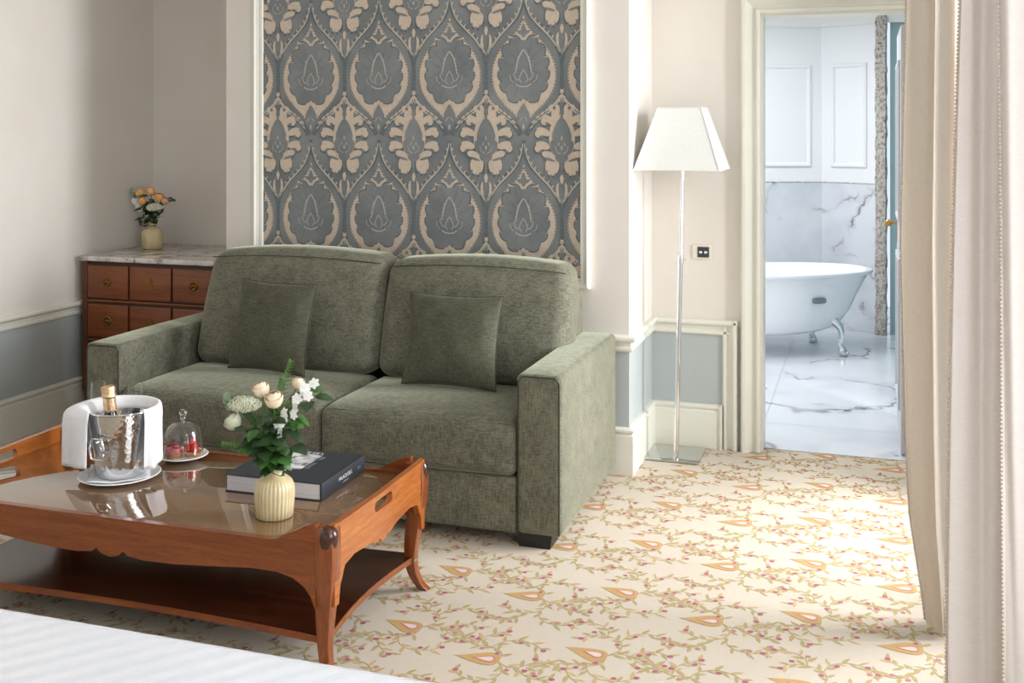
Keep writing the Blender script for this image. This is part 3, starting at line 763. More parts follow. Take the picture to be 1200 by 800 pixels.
for k, (x0, x1) in enumerate(((IX0+.02, DIV-.004), (DIV+.004, IX1+.045))):
    w = sm(); hw = .27
    def fn(u, v, ww, p, k=k):
        # lean back, round the shoulders, slump the top
        p[1] += .075*(ww+1)
        p[2] += -.018*u*u*max(0, ww)+(.012 if k == 0 else .0)*max(0, ww)
        if k == 0: p[0] += -.012*max(0, ww)*u
        else: p[0] += -.02*max(0, u)*max(0, ww)**2
        p[1] += -.015*math.sin(2.2*u+1+k)*max(0, ww)*.6
        return p
    w.rbox((x0, 4.330, .478), (x1, 4.548, .990), .062, 6, 12, (.008, .040, .012), fn); cu = w.build('back_cushion', 'sofa', so, 55)
    p = sm(); pts = []
    for q_ in range(15):
        u = -1+2*q_/14; xx = (x0+x1)/2+u*(x1-x0)/2*.945; pts.append((xx, 4.478-.02*(1-u*u), .966-.02*u*u+(.010 if k == 0 else 0)))
    p.tube(pts, .0022, 6); p.build('seam', 'piping', cu)
for (x, y) in ((SX0+.04, SY0+.02), (SX1-.18, SY0+.02), (SX0+.04, SY1-.13), (SX1-.18, SY1-.13)):
    w = sm(); w.prism([(0, .052), (.14, .052), (.132, 0), (.012, 0)], lambda a, b, dd: (x+a, dd, b), y, y+.11); w.build('foot', 'black', so)['label'] = 'black block foot'

def pillow(label, c, rz, lean, s=.43, h=.40, th=.13):
    t = thing('throw_pillow', label, 'cushion', c, rz, 'throw pillows on the sofa')
    w = MB(); N = 18
    for side in (1, -1):
        vs = []; fs = []
        for i in range(N+1):
            for j in range(N+1):
                u = math.sin((-1+2*i/N)*PI/2); v_ = math.sin((-1+2*j/N)*PI/2)
                x = u*s/2*(1-.075*(1-v_*v_)); z = v_*h/2*(1-.065*(1-u*u))
                tt = th/2*(max(0, (1-abs(u)**2.6)*(1-abs(v_)**2.6)))**.62+.004
                if abs(u) > .999 or abs(v_) > .999: tt = 0
                tt += .004*math.sin(9*u+4*v_)*(1-u*u)*(1-v_*v_)
                vs.append((x, -side*tt, z+h/2))
        for i in range(N):
            for j in range(N):
                a = i*(N+1)+j; fs.append((a, a+1, a+N+2, a+N+1))
        w.add(vs, fs)
    w.xf(0, Matrix.Rotation(-lean, 4, 'X'))
    cu = w.build('cushion_cover', 'pillow', t, 60, weld=True)
    p = MB(); pts = []
    for k in range(4):
        for q_ in range(12):
            f = -1+2*q_/12; u, v_ = ((f, -1), (1, f), (-f, 1), (-1, -f))[k]
            pts.append((u*s/2*(1-.075*(1-v_*v_)), 0, v_*h/2*(1-.065*(1-u*u))+h/2))
    p.tube(pts, .003, 6, closed=True); p.xf(0, Matrix.Rotation(-lean, 4, 'X')); p.build('seam', 'piping', t)
pillow('square dark olive throw pillow on the left seat of the sofa', (-2.515, 4.20, .494), math.radians(-8), math.radians(14), .42, .40)
pillow('square dark olive throw pillow on the right seat of the sofa', (-1.645, 4.18, .494), math.radians(-2), math.radians(14), .425, .385)

# ------------------------------------------------------------------ chest of drawers with marble top
CO = (-3.60, 5.20, 0)
co = thing('commode', 'cherry wood chest of drawers with marble top in the corner', 'chest of drawers', CO)
cx0, cx1, cy0, cy1 = -4.055, -3.15, 4.885, 5.52
cm = lambda: MB(CO)
w = cm(); w.box((cx0, cy0+.012, .15), (cx1, cy1, .852)); 
w.box((cx0, cy0-.006, .15), (cx0+.035, cy0+.02, .852)); w.box((cx1-.055, cy0-.006, .15), (cx1, cy0+.02, .852))
w.build('carcass', 'mahogdark', co, smooth=0)
w = cm(); w.rbox((-4.072, cy0-.022, .853), (cx1+.02, cy1+.03, .880), .007, 3, 2); w.build('marble_top', 'cmarble', co)['label'] = 'grey veined white marble top'
dx0, dx1 = cx0+.038, cx1-.058; third = (dx1-dx0)/3
for (z0_, z1_) in ((.650, .842), (.438, .632), (.215, .420)):
    w = cm(); w.box((dx0, cy0-.004, z0_), (dx1, cy0+.014, z1_)); dr = w.build('drawer', 'inlay', co, smooth=0)
    for k in range(3):
        a = dx0+k*third+.006; b = a+third-.012
        w = cm(); w.rbox((a, cy0-.016, z0_+.006), (b, cy0-.002, z1_-.010), .004, 2, 1); w.build('drawer_panel', 'mahog', dr)
        cxm, czm = (a+b)/2, (z0_+z1_)/2
        w = cm()
        if k != 1:
            w.lathe([(.002, 0), (.024, 0), (.026, .003), (.021, .006), (.017, .004), (.010, .005), (.009, .014), (.005, .018), (.001, .018)], 20)
            w.tube([(.017*math.cos(t*PI/10), .017*math.sin(t*PI/10)-.004, .012) for t in range(20)], .0028, 6, closed=True)
            nm = 'ring_handle'
        else:
            w.prism([(-.015, -.02), (-.008, -.026), (.008, -.026), (.015, -.02), (.012, 0), (.017, .012), (.008, .028), (0, .032), (-.008, .028), (-.017, .012), (-.012, 0)], lambda p, q_, dd: (p, q_, dd), 0, .003)
            w.prism([(-.002, -.012), (.002, -.012), (.002, .004), (.004, .008), (0, .012), (-.004, .008), (-.002, .004)], lambda p, q_, dd: (p, q_, dd), .002, .0045); nm = 'keyhole_plate'
        w.xf(0, Matrix.Translation((cxm, cy0-.016, czm)) @ Matrix.Rotation(PI/2, 4, 'X')); w.build(nm, 'oldbrass', dr)['label'] = 'aged brass '+nm.replace('_', ' ')
for zz in (.634, .423, .198):
    w = cm(); w.rbox((dx0-.002, cy0-.012, zz), (dx1+.002, cy0+.012, zz+.013), .004, 2, 1); w.build('drawer_divider', 'mahog', co)
w = cm(); w.prism([(dx0, .196), (dx1, .196), (dx1, .10), (dx1-.10, .14), (-3.60, .12), (dx0+.10, .14), (dx0, .10)], lambda a, b, dd: (a, dd, b), cy0, cy0+.02); w.build('apron', 'mahog', co)
for (x, y, s1, s2) in ((cx0+.03, cy0+.03, -1, -1), (cx1-.03, cy0+.03, 1, -1), (cx0+.03, cy1-.03, -1, 1), (cx1-.03, cy1-.03, 1, 1)):
    w = cm(); P = smoothpath([(x, y, .20), (x+.004*s1, y+.012*s2, .13), (x-.004*s1, y+.006*s2, .06), (x+.008*s1, y+.016*s2, .0)], 5)
    w.tube(P, [.030-.014*i/(len(P)-1) for i in range(len(P))], 8); w.build('leg', 'mahogdark', co)

# ------------------------------------------------------------------ coffee table
TX0, TX1, TY0, TY1 = -2.905, -1.415, 2.715, 3.415
TO = ((TX0+TX1)/2, (TY0+TY1)/2, 0); cxm = TO[0]
tb = thing('coffee_table', 'cherry wood tray top coffee table with lower shelf on the carpet', 'coffee table', TO)
tm = lambda: MB(TO)
ZG = .388
# long aprons
half_top = [(0, .392), (.28, .392), (.545, .392), (.575, .397), (.592, .410), (.625, .424), (.655, .441), (.690, .449)]
half_bot = [(.690, .210), (.676, .245), (.655, .270), (.620, .291), (.570, .302), (.48, .303), (.36, .292), (.22, .281), (.12, .279), (.065, .285), (.048, .297), (.030, .282), (0, .276)]
hb = [(p[0], p[1]) for p in half_bot]
poly = [(cxm+a, b) for a, b in half_top]+[(cxm+a, b) for a, b in hb]+[(cxm-a, b) for a, b in reversed(hb[:-1])]+[(cxm-a, b) for a, b in reversed(half_top[1:])]
for (y0, y1) in ((TY0+.004, TY0+.026), (TY1-.026, TY1-.004)):
    w = tm(); w.prism(poly, lambda a, b, dd: (a, dd, b), y0, y1); w.build('long_apron', 'cherry', tb, 30)
# end panels with hand slots
cym = TO[1]; L2 = (TY1-TY0)/2
eb = [(.300, .215), (.292, .262), (.262, .312), (.20, .322), (.10, .312), (.035, .296), (.028, .303), (.012, .290), (0, .287)]
ptop = [(-.325, .447), (-.29, .444), (0, .440), (.29, .444), (.325, .447)]
poly = [(cym+a, b) for a, b in ptop]+[(cym+a, b) for a, b in [(.325, .215)]+eb]+[(cym-a, b) for a, b in reversed([(.325, .215)]+eb[:-1])]
slot = [(cym+sg*.048+.0165*math.cos(a+k*PI/10), .408+.0165*math.sin(a+k*PI/10)) for sg, a in ((1, -PI/2), (-1, PI/2)) for k in range(11)]
for (x0, x1) in ((TX0+.004, TX0+.024), (TX1-.024, TX1-.004)):
    w = tm(); w.prism_hole(poly, slot, lambda a, b, dd: (dd, a, b), x0, x1); w.build('end_panel', 'cherrylit', tb, 30)['label'] = 'raised end panel with hand slot'
# tray board and bronze glass
w = tm(); w.box((TX0+.03, TY0+.030, .350), (TX1-.03, TY1-.030, .380)); tp = w.build('tray_board', 'cherry', tb, smooth=0)
w = tm(); w.rbox((TX0+.030, TY0+.028, .3805), (TX1-.030, TY1-.028, ZG), .002, 1, 1); w.build('glass_top', 'tableglass', tp)['label'] = 'bronze tinted glass top'
# legs with a rounded knuckle at the top
for (x, y, s1, s2) in ((TX0, TY0, -1, -1), (TX1, TY0, 1, -1), (TX0, TY1, -1, 1), (TX1, TY1, 1, 1)):
    px_, py_ = x-s1*.0325, y-s2*.0325
    w = tm(); P = smoothpath([(0, .438), (.004, .40), (.005, .34), (-.001, .25), (-.010, .16), (-.010, .09), (.004, .035), (.024, 0)], 5)
    R_ = [.0285, .0285, .0285, .027, .0235, .0195, .0165, .0145, .015]
    vs = []; fs = []; n = 12; m_ = len(P)
    for i, (o, z, _) in enumerate([(p[0], p[1], 0) for p in [Vector((a[0], a[1], 0)) for a in P]]):
        f = i/(m_-1)*(len(R_)-1); i0 = min(int(f), len(R_)-2); hw = R_[i0]+(R_[i0+1]-R_[i0])*(f-i0)
        cx_, cy_ = px_+s1*o, py_+s2*o
        for k in range(n):
            a = 2*PI*k/n+PI/4; e = .16
            vs.append((cx_+hw*math.copysign(abs(math.cos(a))**e, math.cos(a)), cy_+hw*math.copysign(abs(math.sin(a))**e, math.sin(a)), z))
    for i in range(m_-1):
        for k in range(n): fs.append((i*n+k, i*n+(k+1) % n, (i+1)*n+(k+1) % n, (i+1)*n+k))
    fs += [tuple(range(n-1, -1, -1)), tuple((m_-1)*n+k for k in range(n))]
    w.add(vs, fs); lg = w.build('leg', 'cherryz', tb, 50)
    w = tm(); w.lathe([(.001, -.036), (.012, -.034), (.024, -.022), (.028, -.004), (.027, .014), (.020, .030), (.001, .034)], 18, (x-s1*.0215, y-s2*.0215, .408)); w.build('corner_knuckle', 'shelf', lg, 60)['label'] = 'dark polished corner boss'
# lower shelf with hollowed sides
w = tm(); out = []
corn = [(TX0+.03, TY0+.03), (TX1-.03, TY0+.03), (TX1-.03, TY1-.03), (TX0+.03, TY1-.03)]; inn = [(0, 1), (-1, 0), (0, -1), (1, 0)]
for k in range(4):
    a, b = corn[k], corn[(k+1) % 4]
    for q_ in range(14):
        f = q_/14; dd = .030*math.sin(PI*f)
        out.append((a[0]+(b[0]-a[0])*f+inn[k][0]*dd, a[1]+(b[1]-a[1])*f+inn[k][1]*dd))
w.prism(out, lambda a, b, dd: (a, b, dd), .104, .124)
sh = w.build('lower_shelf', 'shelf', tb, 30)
w = tm()
w.sweep([out[i] for i in range(len(out))], [(-.002, .105), (.001, .105), (.001, .1245), (-.002, .1245)], XY, closed=True); w.build('shelf_edge', 'cherry', sh, 30)['label'] = 'lighter cherry edging'
for sy in (1,):
    w = tm(); w.tube([(TX1-.030, TY1-.062, .113), (TX1-.028, TY1-.048, .113)], .006, 10); w.build('shelf_pin', 'chrome', sh)['label'] = 'small metal shelf pin'

# ------------------------------------------------------------------ things on the coffee table
ZT = ZG+.0005
# plate under the bucket, with a folded napkin on it
pc = (-2.392, 3.062)
w = MB((pc[0], pc[1], ZT)); w.lathe([(.002, .0), (.085, .0), (.100, .004), (.128, .011), (.134, .014), (.131, .0165), (.098, .009), (.085, .006), (.002, .006)], 48, (pc[0], pc[1], ZT))
o = w.build('dinner_plate', 'porcelain', smooth=50); o.location = (pc[0], pc[1], ZT); tag(o, 'white plate with a folded napkin under the steel ice bucket', 'plate')
w = MB(pc+(ZT,)); N = 10; vs = []; fs = []
for i in range(N+1):
    for j in range(N+1):
        u, v_ = -1+2*i/N, -1+2*j/N; r_ = math.hypot(u, v_)*.098; z = .0085+max(0, r_-.082)*.25+.0012*math.sin(7*u)*abs(v_)
        vs.append((u*.098, v_*.098, z))
for i in range(N):
    for j in range(N): a = i*(N+1)+j; fs.append((a, a+1, a+N+2, a+N+1))
i0 = len(w.v); w.add(vs, fs); w.xf(0, Matrix.Translation((pc[0], pc[1], ZT)) @ Matrix.Rotation(.62, 4, 'Z'))
o = w.build('cloth_napkin', 'linen', smooth=60, solid=.002); o.location = (pc[0], pc[1], ZT); tag(o, 'flat white napkin lying between the plate and the ice bucket', 'napkin')
# ice bucket
bc = (-2.386, 3.066); ZB = ZT+.0115; BH = .222
bk = thing('ice_bucket', 'hammered steel champagne bucket draped with a white cloth', 'ice bucket', (bc[0], bc[1], ZB))
def brad(z): return .078+.036*(z/BH)**.9
w = MB(); pr_ = [(.002, 0), (.070, 0), (.077, .004)]+[(brad(BH*k/12), BH*k/12) for k in range(1, 13)]
pr_ += [(r_-.0025, z) for r_, z in [(brad(BH*k/8), BH*k/8) for k in range(8, 0, -1)]]+[(.06, .006), (.002, .006)]
w.lathe(pr_, 56); w.build('bucket_body', 'hammered', bk, 50)
w = MB(); w.tube([(brad(BH)*math.cos(2*PI*k/56), brad(BH)*math.sin(2*PI*k/56), BH) for k in range(56)], .0034, 8, closed=True); w.build('rim', 'chrome', bk)
for an in (math.radians(266), math.radians(86)):
    w = MB(); zz = .135; r0 = brad(zz); 
    w.lathe([(.001, 0), (.014, 0), (.012, .006), (.006, .010), (.005, .018), (.001, .02)], 12)
    P = [(-.019, .012), (.019, .012), (.030, -.022), (.022, -.056), (-.022, -.056), (-.030, -.022)]
    w.tube([(p, q_+.0, .016) for p, q_ in P], .0042, 8, closed=True)
    w.xf(0, Matrix.Translation((r0*math.cos(an), r0*math.sin(an), zz)) @ Matrix.Rotation(an+PI/2, 4, 'Z') @ Matrix.Rotation(PI/2, 4, 'X')); w.build('ring_handle', 'chrome', bk)
# bottle
bo = thing('champagne_bottle', 'champagne bottle with gold foil neck standing in the ice bucket', 'bottle', (bc[0]-.026, bc[1]+.002, ZB+.010)); bo.rotation_euler = (0, math.radians(-6.5), 0); bo.scale = (1.08, 1.08, .93)
w = MB(); w.lathe([(.002, 0), (.032, 0), (.036, .006), (.036, .125), (.032, .150), (.022, .190), (.0172, .212), (.0172, .224), (.002, .224)], 32); w.build('bottle_glass', 'bottle', bo, 50)
w = MB(); w.lathe([(.002, .212), (.0195, .212), (.0192, .258), (.0198, .262), (.0225, .265), (.0225, .272), (.0205, .276), (.0225, .290), (.0210, .300), (.014, .305), (.002, .306)], 24, mod=lambda a, z, r_: 1+.025*math.sin(9*a)); w.build('foil_capsule', 'foil', bo, 40)['label'] = 'crinkled gold foil capsule'
# draped cloth over the rim: inner line follows the rim, outer line is where the fold turns down
def drape():
    t = MB((bc[0], bc[1], ZB)); vs = []; fs = []; NS = 24; X, Y = bc
    # (rim angle, outer x, outer y, drop)
    ctl = [(238, -.030, -.128, .168), (222, -.112, -.106, .174), (206, -.176, -.070, .172), (190, -.172, .0, .15), (165, -.150, .052, .14), (130, -.092, .112, .13), (95, -.005, .136, .13), (60, .068, .112, .15), (35, .104, .066, .175), (12, .118, .022, .188), (-6, .120, -.012, .192), (-20, .114, -.036, .186)]
    C4 = smoothpath([(c[1], c[2], c[3]) for c in ctl], 6); A4 = [p[0] for p in smoothpath([(c[0], 0, 0) for c in ctl], 6)]
    NA = len(C4)-1
    for i in range(NA+1):
        an = math.radians(A4[i]); hx, hy, drop = C4[i]; f = i/NA
        rx, ry = .1135*math.cos(an), .1135*math.sin(an); ix, iy = .099*math.cos(an), .099*math.sin(an)
        on = Vector((hx, hy)).normalized(); wide = max(0, math.hypot(hx, hy)-.118)
        for j in range(NS+1):
            g = j/NS
            if g < .12: h = g/.12; x, y, z = ix+(rx-ix)*h, iy+(ry-iy)*h, BH-.026+.032*h
            elif g < .40:
                h = (g-.12)/.28; x, y = rx+(hx-rx)*h, ry+(hy-ry)*h; z = BH+.006+.010*math.sin(h*PI)*min(1, wide*20+.2)-wide*.22*h*h
            else:
                h = (g-.40)/.60; hh = min(1, h*5); rip = .006*math.sin(f*44)*h+.004*math.sin(f*23+1)*h
                x, y = hx+on.x*(.006*math.sin(hh*PI/2)+rip), hy+on.y*(.006*math.sin(hh*PI/2)+rip); z = BH+.006-wide*.22-.004*hh-drop*h
            vs.append((X+x, Y+y, ZB+z))
    for i in range(NA):
        for j in range(NS): a = i*(NS+1)+j; fs.append((a, a+1, a+NS+2, a+NS+1))
    t.add(vs, fs); o = t.build('draped_cloth', 'linen', smooth=70, solid=.0025); o.location = (bc[0], bc[1], ZB)
    tag(o, 'white cloth draped over the rim of the steel ice bucket', 'cloth')
drape()
# flutes behind the bucket
def flute(x, y, label):
    t = thing('champagne_flute', label, 'glass', (x, y, ZT), 0, 'champagne flutes behind the ice bucket'); t.scale = (1.1, 1.1, 1.06)
    w = MB(); w.lathe([(.001, .0), (.030, .0), (.031, .002), (.012, .006), (.0045, .014), (.0040, .078), (.008, .088), (.018, .108), (.0245, .140), (.0255, .175), (.0235, .226), (.0222, .226), (.0240, .175), (.0230, .141), (.0165, .112), (.006, .094), (.001, .092)], 28); w.build('flute_glass', 'glass', t, 50)
flute(-2.700, 3.335, 'clear champagne flute behind the bucket, left of the gold bottle neck')
flute(-2.548, 3.350, 'clear champagne flute behind the bucket, right of the gold bottle neck')
# cloche, plate and tartlets
cc = (-2.322, 3.318)
w = MB(cc+(ZT,)); w.lathe([(.002, 0), (.052, 0), (.060, .003), (.084, .009), (.0885, .012), (.086, .0142), (.060, .0078), (.052, .006), (.002, .006)], 44, cc+(ZT,))
o = w.build('dessert_plate', 'porcelain', smooth=50); o.location = cc+(ZT,); tag(o, 'small white plate under the glass cloche', 'plate')
ZP = ZT+.0145
cl = thing('glass_cloche', 'clear glass cloche with a knob over two red tartlets', 'cloche', cc+(ZT+.0098,))
w = MB(); po = []; N = 16
for k in range(N+1):
    a = k/N*PI/2; r_ = .070*math.cos(a)**.55 if k < N else .004; z = .030+.088*math.sin(a)
    po.append((max(.004, r_), z))
po = [(.0705, 0)]+po; pi_ = [(max(.002, r_-.0022), z-.0018 if z > .05 else z) for r_, z in po]
w.lathe(po+list(reversed(pi_)), 44, closed=True); w.build('dome', 'glass', cl, 60)
w = MB(); w.lathe([(.001, .1165), (.010, .117), (.0065, .123), (.0062, .127), (.0105, .131), (.0085, .136), (.0125, .146), (.0128, .152), (.009, .160), (.001, .163)], 24); w.build('knob', 'glass', cl, 60)
def tart(label, x, y, top):
    t = thing('tartlet', label, 'tart', (x, y, ZT+.0064), 0, 'tartlets under the glass cloche'); t.scale = (1.22, 1.22, 1.22)
    w = MB(); w.lathe([(.001, 0), (.021, 0), (.026, .013), (.024, .014), (.001, .012)], 24, mod=lambda a, z, r_: 1+.04*math.cos(14*a)*(1 if z < .0135 else 0)); w.build('pastry_case', 'pastry', t)
    w = MB()
    if top == 'mousse':
        w.lathe([(.023, .012), (.024, .018), (.020, .026), (.010, .031), (.001, .032)], 20, mod=lambda a, z, r_: 1+.06*math.sin(5*a+z*300)); w.build('filling', 'cream', t)
        for (a, b, c_) in ((.0, .004, .034), (-.012, .0, .030), (.011, -.003, .031)):
            r = MB(); r.lathe([(.001, -.008), (.006, -.007), (.009, 0), (.007, .006), (.001, .009)], 12, (a, b, c_)); r.build('raspberry', 'berrydark', t)
    else:
        w.lathe([(.022, .011), (.020, .014), (.001, .015)], 16); w.build('filling', 'cream', t)
        for (a, b, c_, s_) in ((-.009, -.010, .021, 1), (.011, -.006, .021, 1), (.0, .011, .022, 1), (.001, -.001, .037, .95)):
            r = MB(); i0 = 0; r.lathe([(.001, -.010*s_), (.008*s_, -.009*s_), (.0125*s_, -.001), (.010*s_, .008*s_), (.005*s_, .014*s_), (.001, .016*s_)], 14, (a, b, c_)); r.build('strawberry', 'berry', t)
tart('pink mousse tartlet topped with raspberries, left one under the cloche', cc[0]-.024, cc[1]-.022, 'mousse')
tart('strawberry tartlet piled with red berries, right one under the cloche', cc[0]+.030, cc[1]+.014, 'straw')
# book
BX0, BX1, BY0, BY1 = -1.976, -1.634, 3.052, 3.372
bc2 = ((BX0+BX1)/2, (BY0+BY1)/2); BT = .056
bkk = thing('book', 'thick slate coloured hardback photo book lying flat on the coffee table', 'book', bc2+(ZT,), math.radians(1.0))
bw, bd = (BX1-BX0)/2, (BY1-BY0)/2
w = MB(); w.box((-bw, -bd, 0), (bw, bd, .0035)); w.box((-bw, -bd, BT-.0035), (bw, bd, BT))
w.rbox((bw-.004, -bd, 0), (bw+.003, bd, BT), .002, 2, 2); w.build('cover', 'cover', bkk, 30)
w = MB(); w.box((-bw+.004, -bd+.004, .0035), (bw-.005, bd-.004, BT-.0035)); w.build('page_block', 'paper', bkk, smooth=0)['label'] = 'white page block'
w = MB(); w.box((-.115, -.052, BT), (.040, .112, BT+.0006)); w.build('cover_photograph', 'photo', bkk, smooth=0)['label'] = 'black and white cover photograph'
def text(body, size, mtx, mt, parent, sx=1.0, name='cover_lettering'):
    cu = bpy.data.curves.new('lettering', 'FONT'); cu.body = body; cu.size = size; cu.align_x = 'CENTER'; cu.extrude = .0002
    o = bpy.data.objects.new('lettering', cu); C.objects.link(o); bpy.context.view_layer.update()
    me = bpy.data.meshes.new_from_object(o.evaluated_get(bpy.context.evaluated_depsgraph_get())); bpy.data.objects.remove(o); me.name = name
    me.transform(mtx @ Matrix.Diagonal((sx, 1, 1, 1))); me.materials.clear(); me.materials.append(M[mt])
    q_ = bpy.data.objects.new(name, me); C.objects.link(q_); q_.parent = parent; return q_
zt = BT+.0008
text('A PALACE DE L', .022, Matrix.Translation((-.037, .120, zt)), 'print', bkk, 1.0)
text('PALACE', .009, Matrix.Translation((-.045, .146, zt)), 'printdim', bkk, 1.0)
text('DE L', .016, Matrix.Translation((-.015, -.074, zt)), 'print', bkk, 1.0)
text('PALACE', .018, Matrix.Translation((.048, -.005, zt)) @ Matrix.Rotation(-PI/2, 4, 'Z'), 'printdim', bkk, 1.0)
text('DE L', .018, Matrix.Translation((.048, .075, zt)) @ Matrix.Rotation(-PI/2, 4, 'Z'), 'printdim', bkk, 1.0)
sp = Matrix.Translation((bw+.0034, 0, 0)) @ Matrix.Rotation(PI/2, 4, 'Z') @ Matrix.Rotation(PI/2, 4, 'X')
text('PALACE DE L', .017, sp @ Matrix.Translation((.01, .026, 0)), 'print', bkk, 1.0, 'spine_lettering')
text('A PALACE', .010, sp @ Matrix.Translation((.01, .012, 0)), 'printdim', bkk, 1.0, 'spine_lettering')
text('DE L', .012, sp @ Matrix.Translation((.115, .024, 0)), 'printdim', bkk, 1.0, 'spine_lettering')

# ------------------------------------------------------------------ vases and flowers
def vase(loc, label):
    t = thing('vase', label, 'vase', loc, 0, 'ribbed cream vases')
    w = MB(); po = [(.002, 0), (.050, 0), (.055, .004), (.057, .03), (.060, .07), (.059, .092), (.052, .108), (.040, .119), (.027, .126), (.0245, .132), (.0245, .158), (.027, .163), (.0262, .166), (.0225, .162), (.0215, .132), (.024, .122), (.045, .10), (.048, .03), (.002, .008)]
    w.lathe(po, 208, mod=lambda a, z, r_: 1+(.052*abs(math.cos(15*a+.30*math.sin(z*55)+.15*math.sin(3*a)))**.8-.036)*min(1, max(0, (.130-z)/.03)) if r_ > .03 else 1)
    w.build('vase_body', 'ceramic', t, 60); return t
def leafmesh(w, base, d, up, l, wd, curl=.25, shape='leaf'):
    d = Vector(d).normalized(); s_ = d.cross(Vector(up))
    if s_.length < 1e-3: s_ = d.cross(Vector((1, 0, 0)))
    s_.normalize(); n_ = s_.cross(d); N = 6; vs = []; fs = []; base = Vector(base)
    for i in range(N+1):
        f = i/N; wf = (math.sin(PI*f**.75)**.9 if shape == 'leaf' else math.sqrt(max(0, 1-(2*f-1)**2)))*wd/2+.0004
        c_ = base+d*(l*f)-n_*(curl*l*f*f)
        for j in (-1, 0, 1): vs.append(c_+s_*(j*wf)+n_*(.18*wf*abs(j)))
    for i in range(N):
        for j in range(2): a = i*3+j; fs.append((a, a+1, a+4, a+3))
    w.add(vs, fs)
def stempath(a, b, bend=.25):
    a, b = Vector(a), Vector(b); m_ = a+(b-a)*.5; m_.z += (b-a).length*bend*.4; m_.x = a.x+(b.x-a.x)*.35; m_.y = a.y+(b.y-a.y)*.35
    return smoothpath([a, m_, b], 6)
def rosebud(w, c, r_, axis, seed):
    rr = random.Random(seed); q_ = Vector((0, 0, 1)).rotation_difference(Vector(axis).normalized()).to_matrix().to_4x4(); i0 = len(w.v)
    for R_, top, npet, flare in ((.22, .93, 2, 0), (.36, .93, 3, 0), (.52, .90, 3, 0), (.68, .86, 4, .0), (.84, .78, 4, .03), (1.0, .64, 5, .10)):
        off = rr.random()*6
        for k in range(npet):
            a0 = off+2*PI*k/npet; span = PI/npet*1.45; vs = []; fs = []; A, B = 7, 7
            for i in range(A+1):
                for j in range(B+1):
                    e = -1+2*i/A; an = a0+e*span; g = j/B; ps = PI*(.10+(top-.10)*g*(1-.10*e*e))
                    rad = r_*R_*(math.sin(ps)*(1+.05*e)+flare*max(0, g-.7)*3.3*(1-.5*e*e)); z = -r_*(R_*.55+.45)*math.cos(ps)*1.05+r_*.10*(1-R_)
                    vs.append((rad*math.cos(an), rad*math.sin(an), z))
            for i in range(A):
                for j in range(B): a = i*(B+1)+j; fs.append((a, a+1, a+B+2, a+B+1))
            w.add(vs, fs)
    w.xf(i0, Matrix.Translation(c) @ q_)
def rose(loc, neck, tip, r_, mt, label, grp, seed, leaves=3):
    t = thing('rose', label, 'flower', neck, 0, grp); N0 = Vector(neck); b = Vector(tip)-N0
    P = stempath((0, 0, -.06), b-b.normalized()*r_*.7); w = MB(); w.tube(P, .0022, 6); w.build('stem', 'stem', t)
    w = MB(); ax = (b-Vector((0, 0, -.02))).normalized()+Vector((0.02, -.35, .35)); rosebud(w, b, r_, ax, seed); w.build('bloom', mt, t, 60)
    rr = random.Random(seed+50)
    for k in range(leaves):
        p = P[int(len(P)*(.35+.2*k)) % len(P)]; an = rr.uniform(0, 2*PI)
        w = MB(); leafmesh(w, p, (math.cos(an), math.sin(an)-.3, .3), (0, 0, 1), rr.uniform(.05, .07), rr.uniform(.03, .042), .2); w.build('leaf', rr.choice(['leaf', 'leafdark']), t, 60)
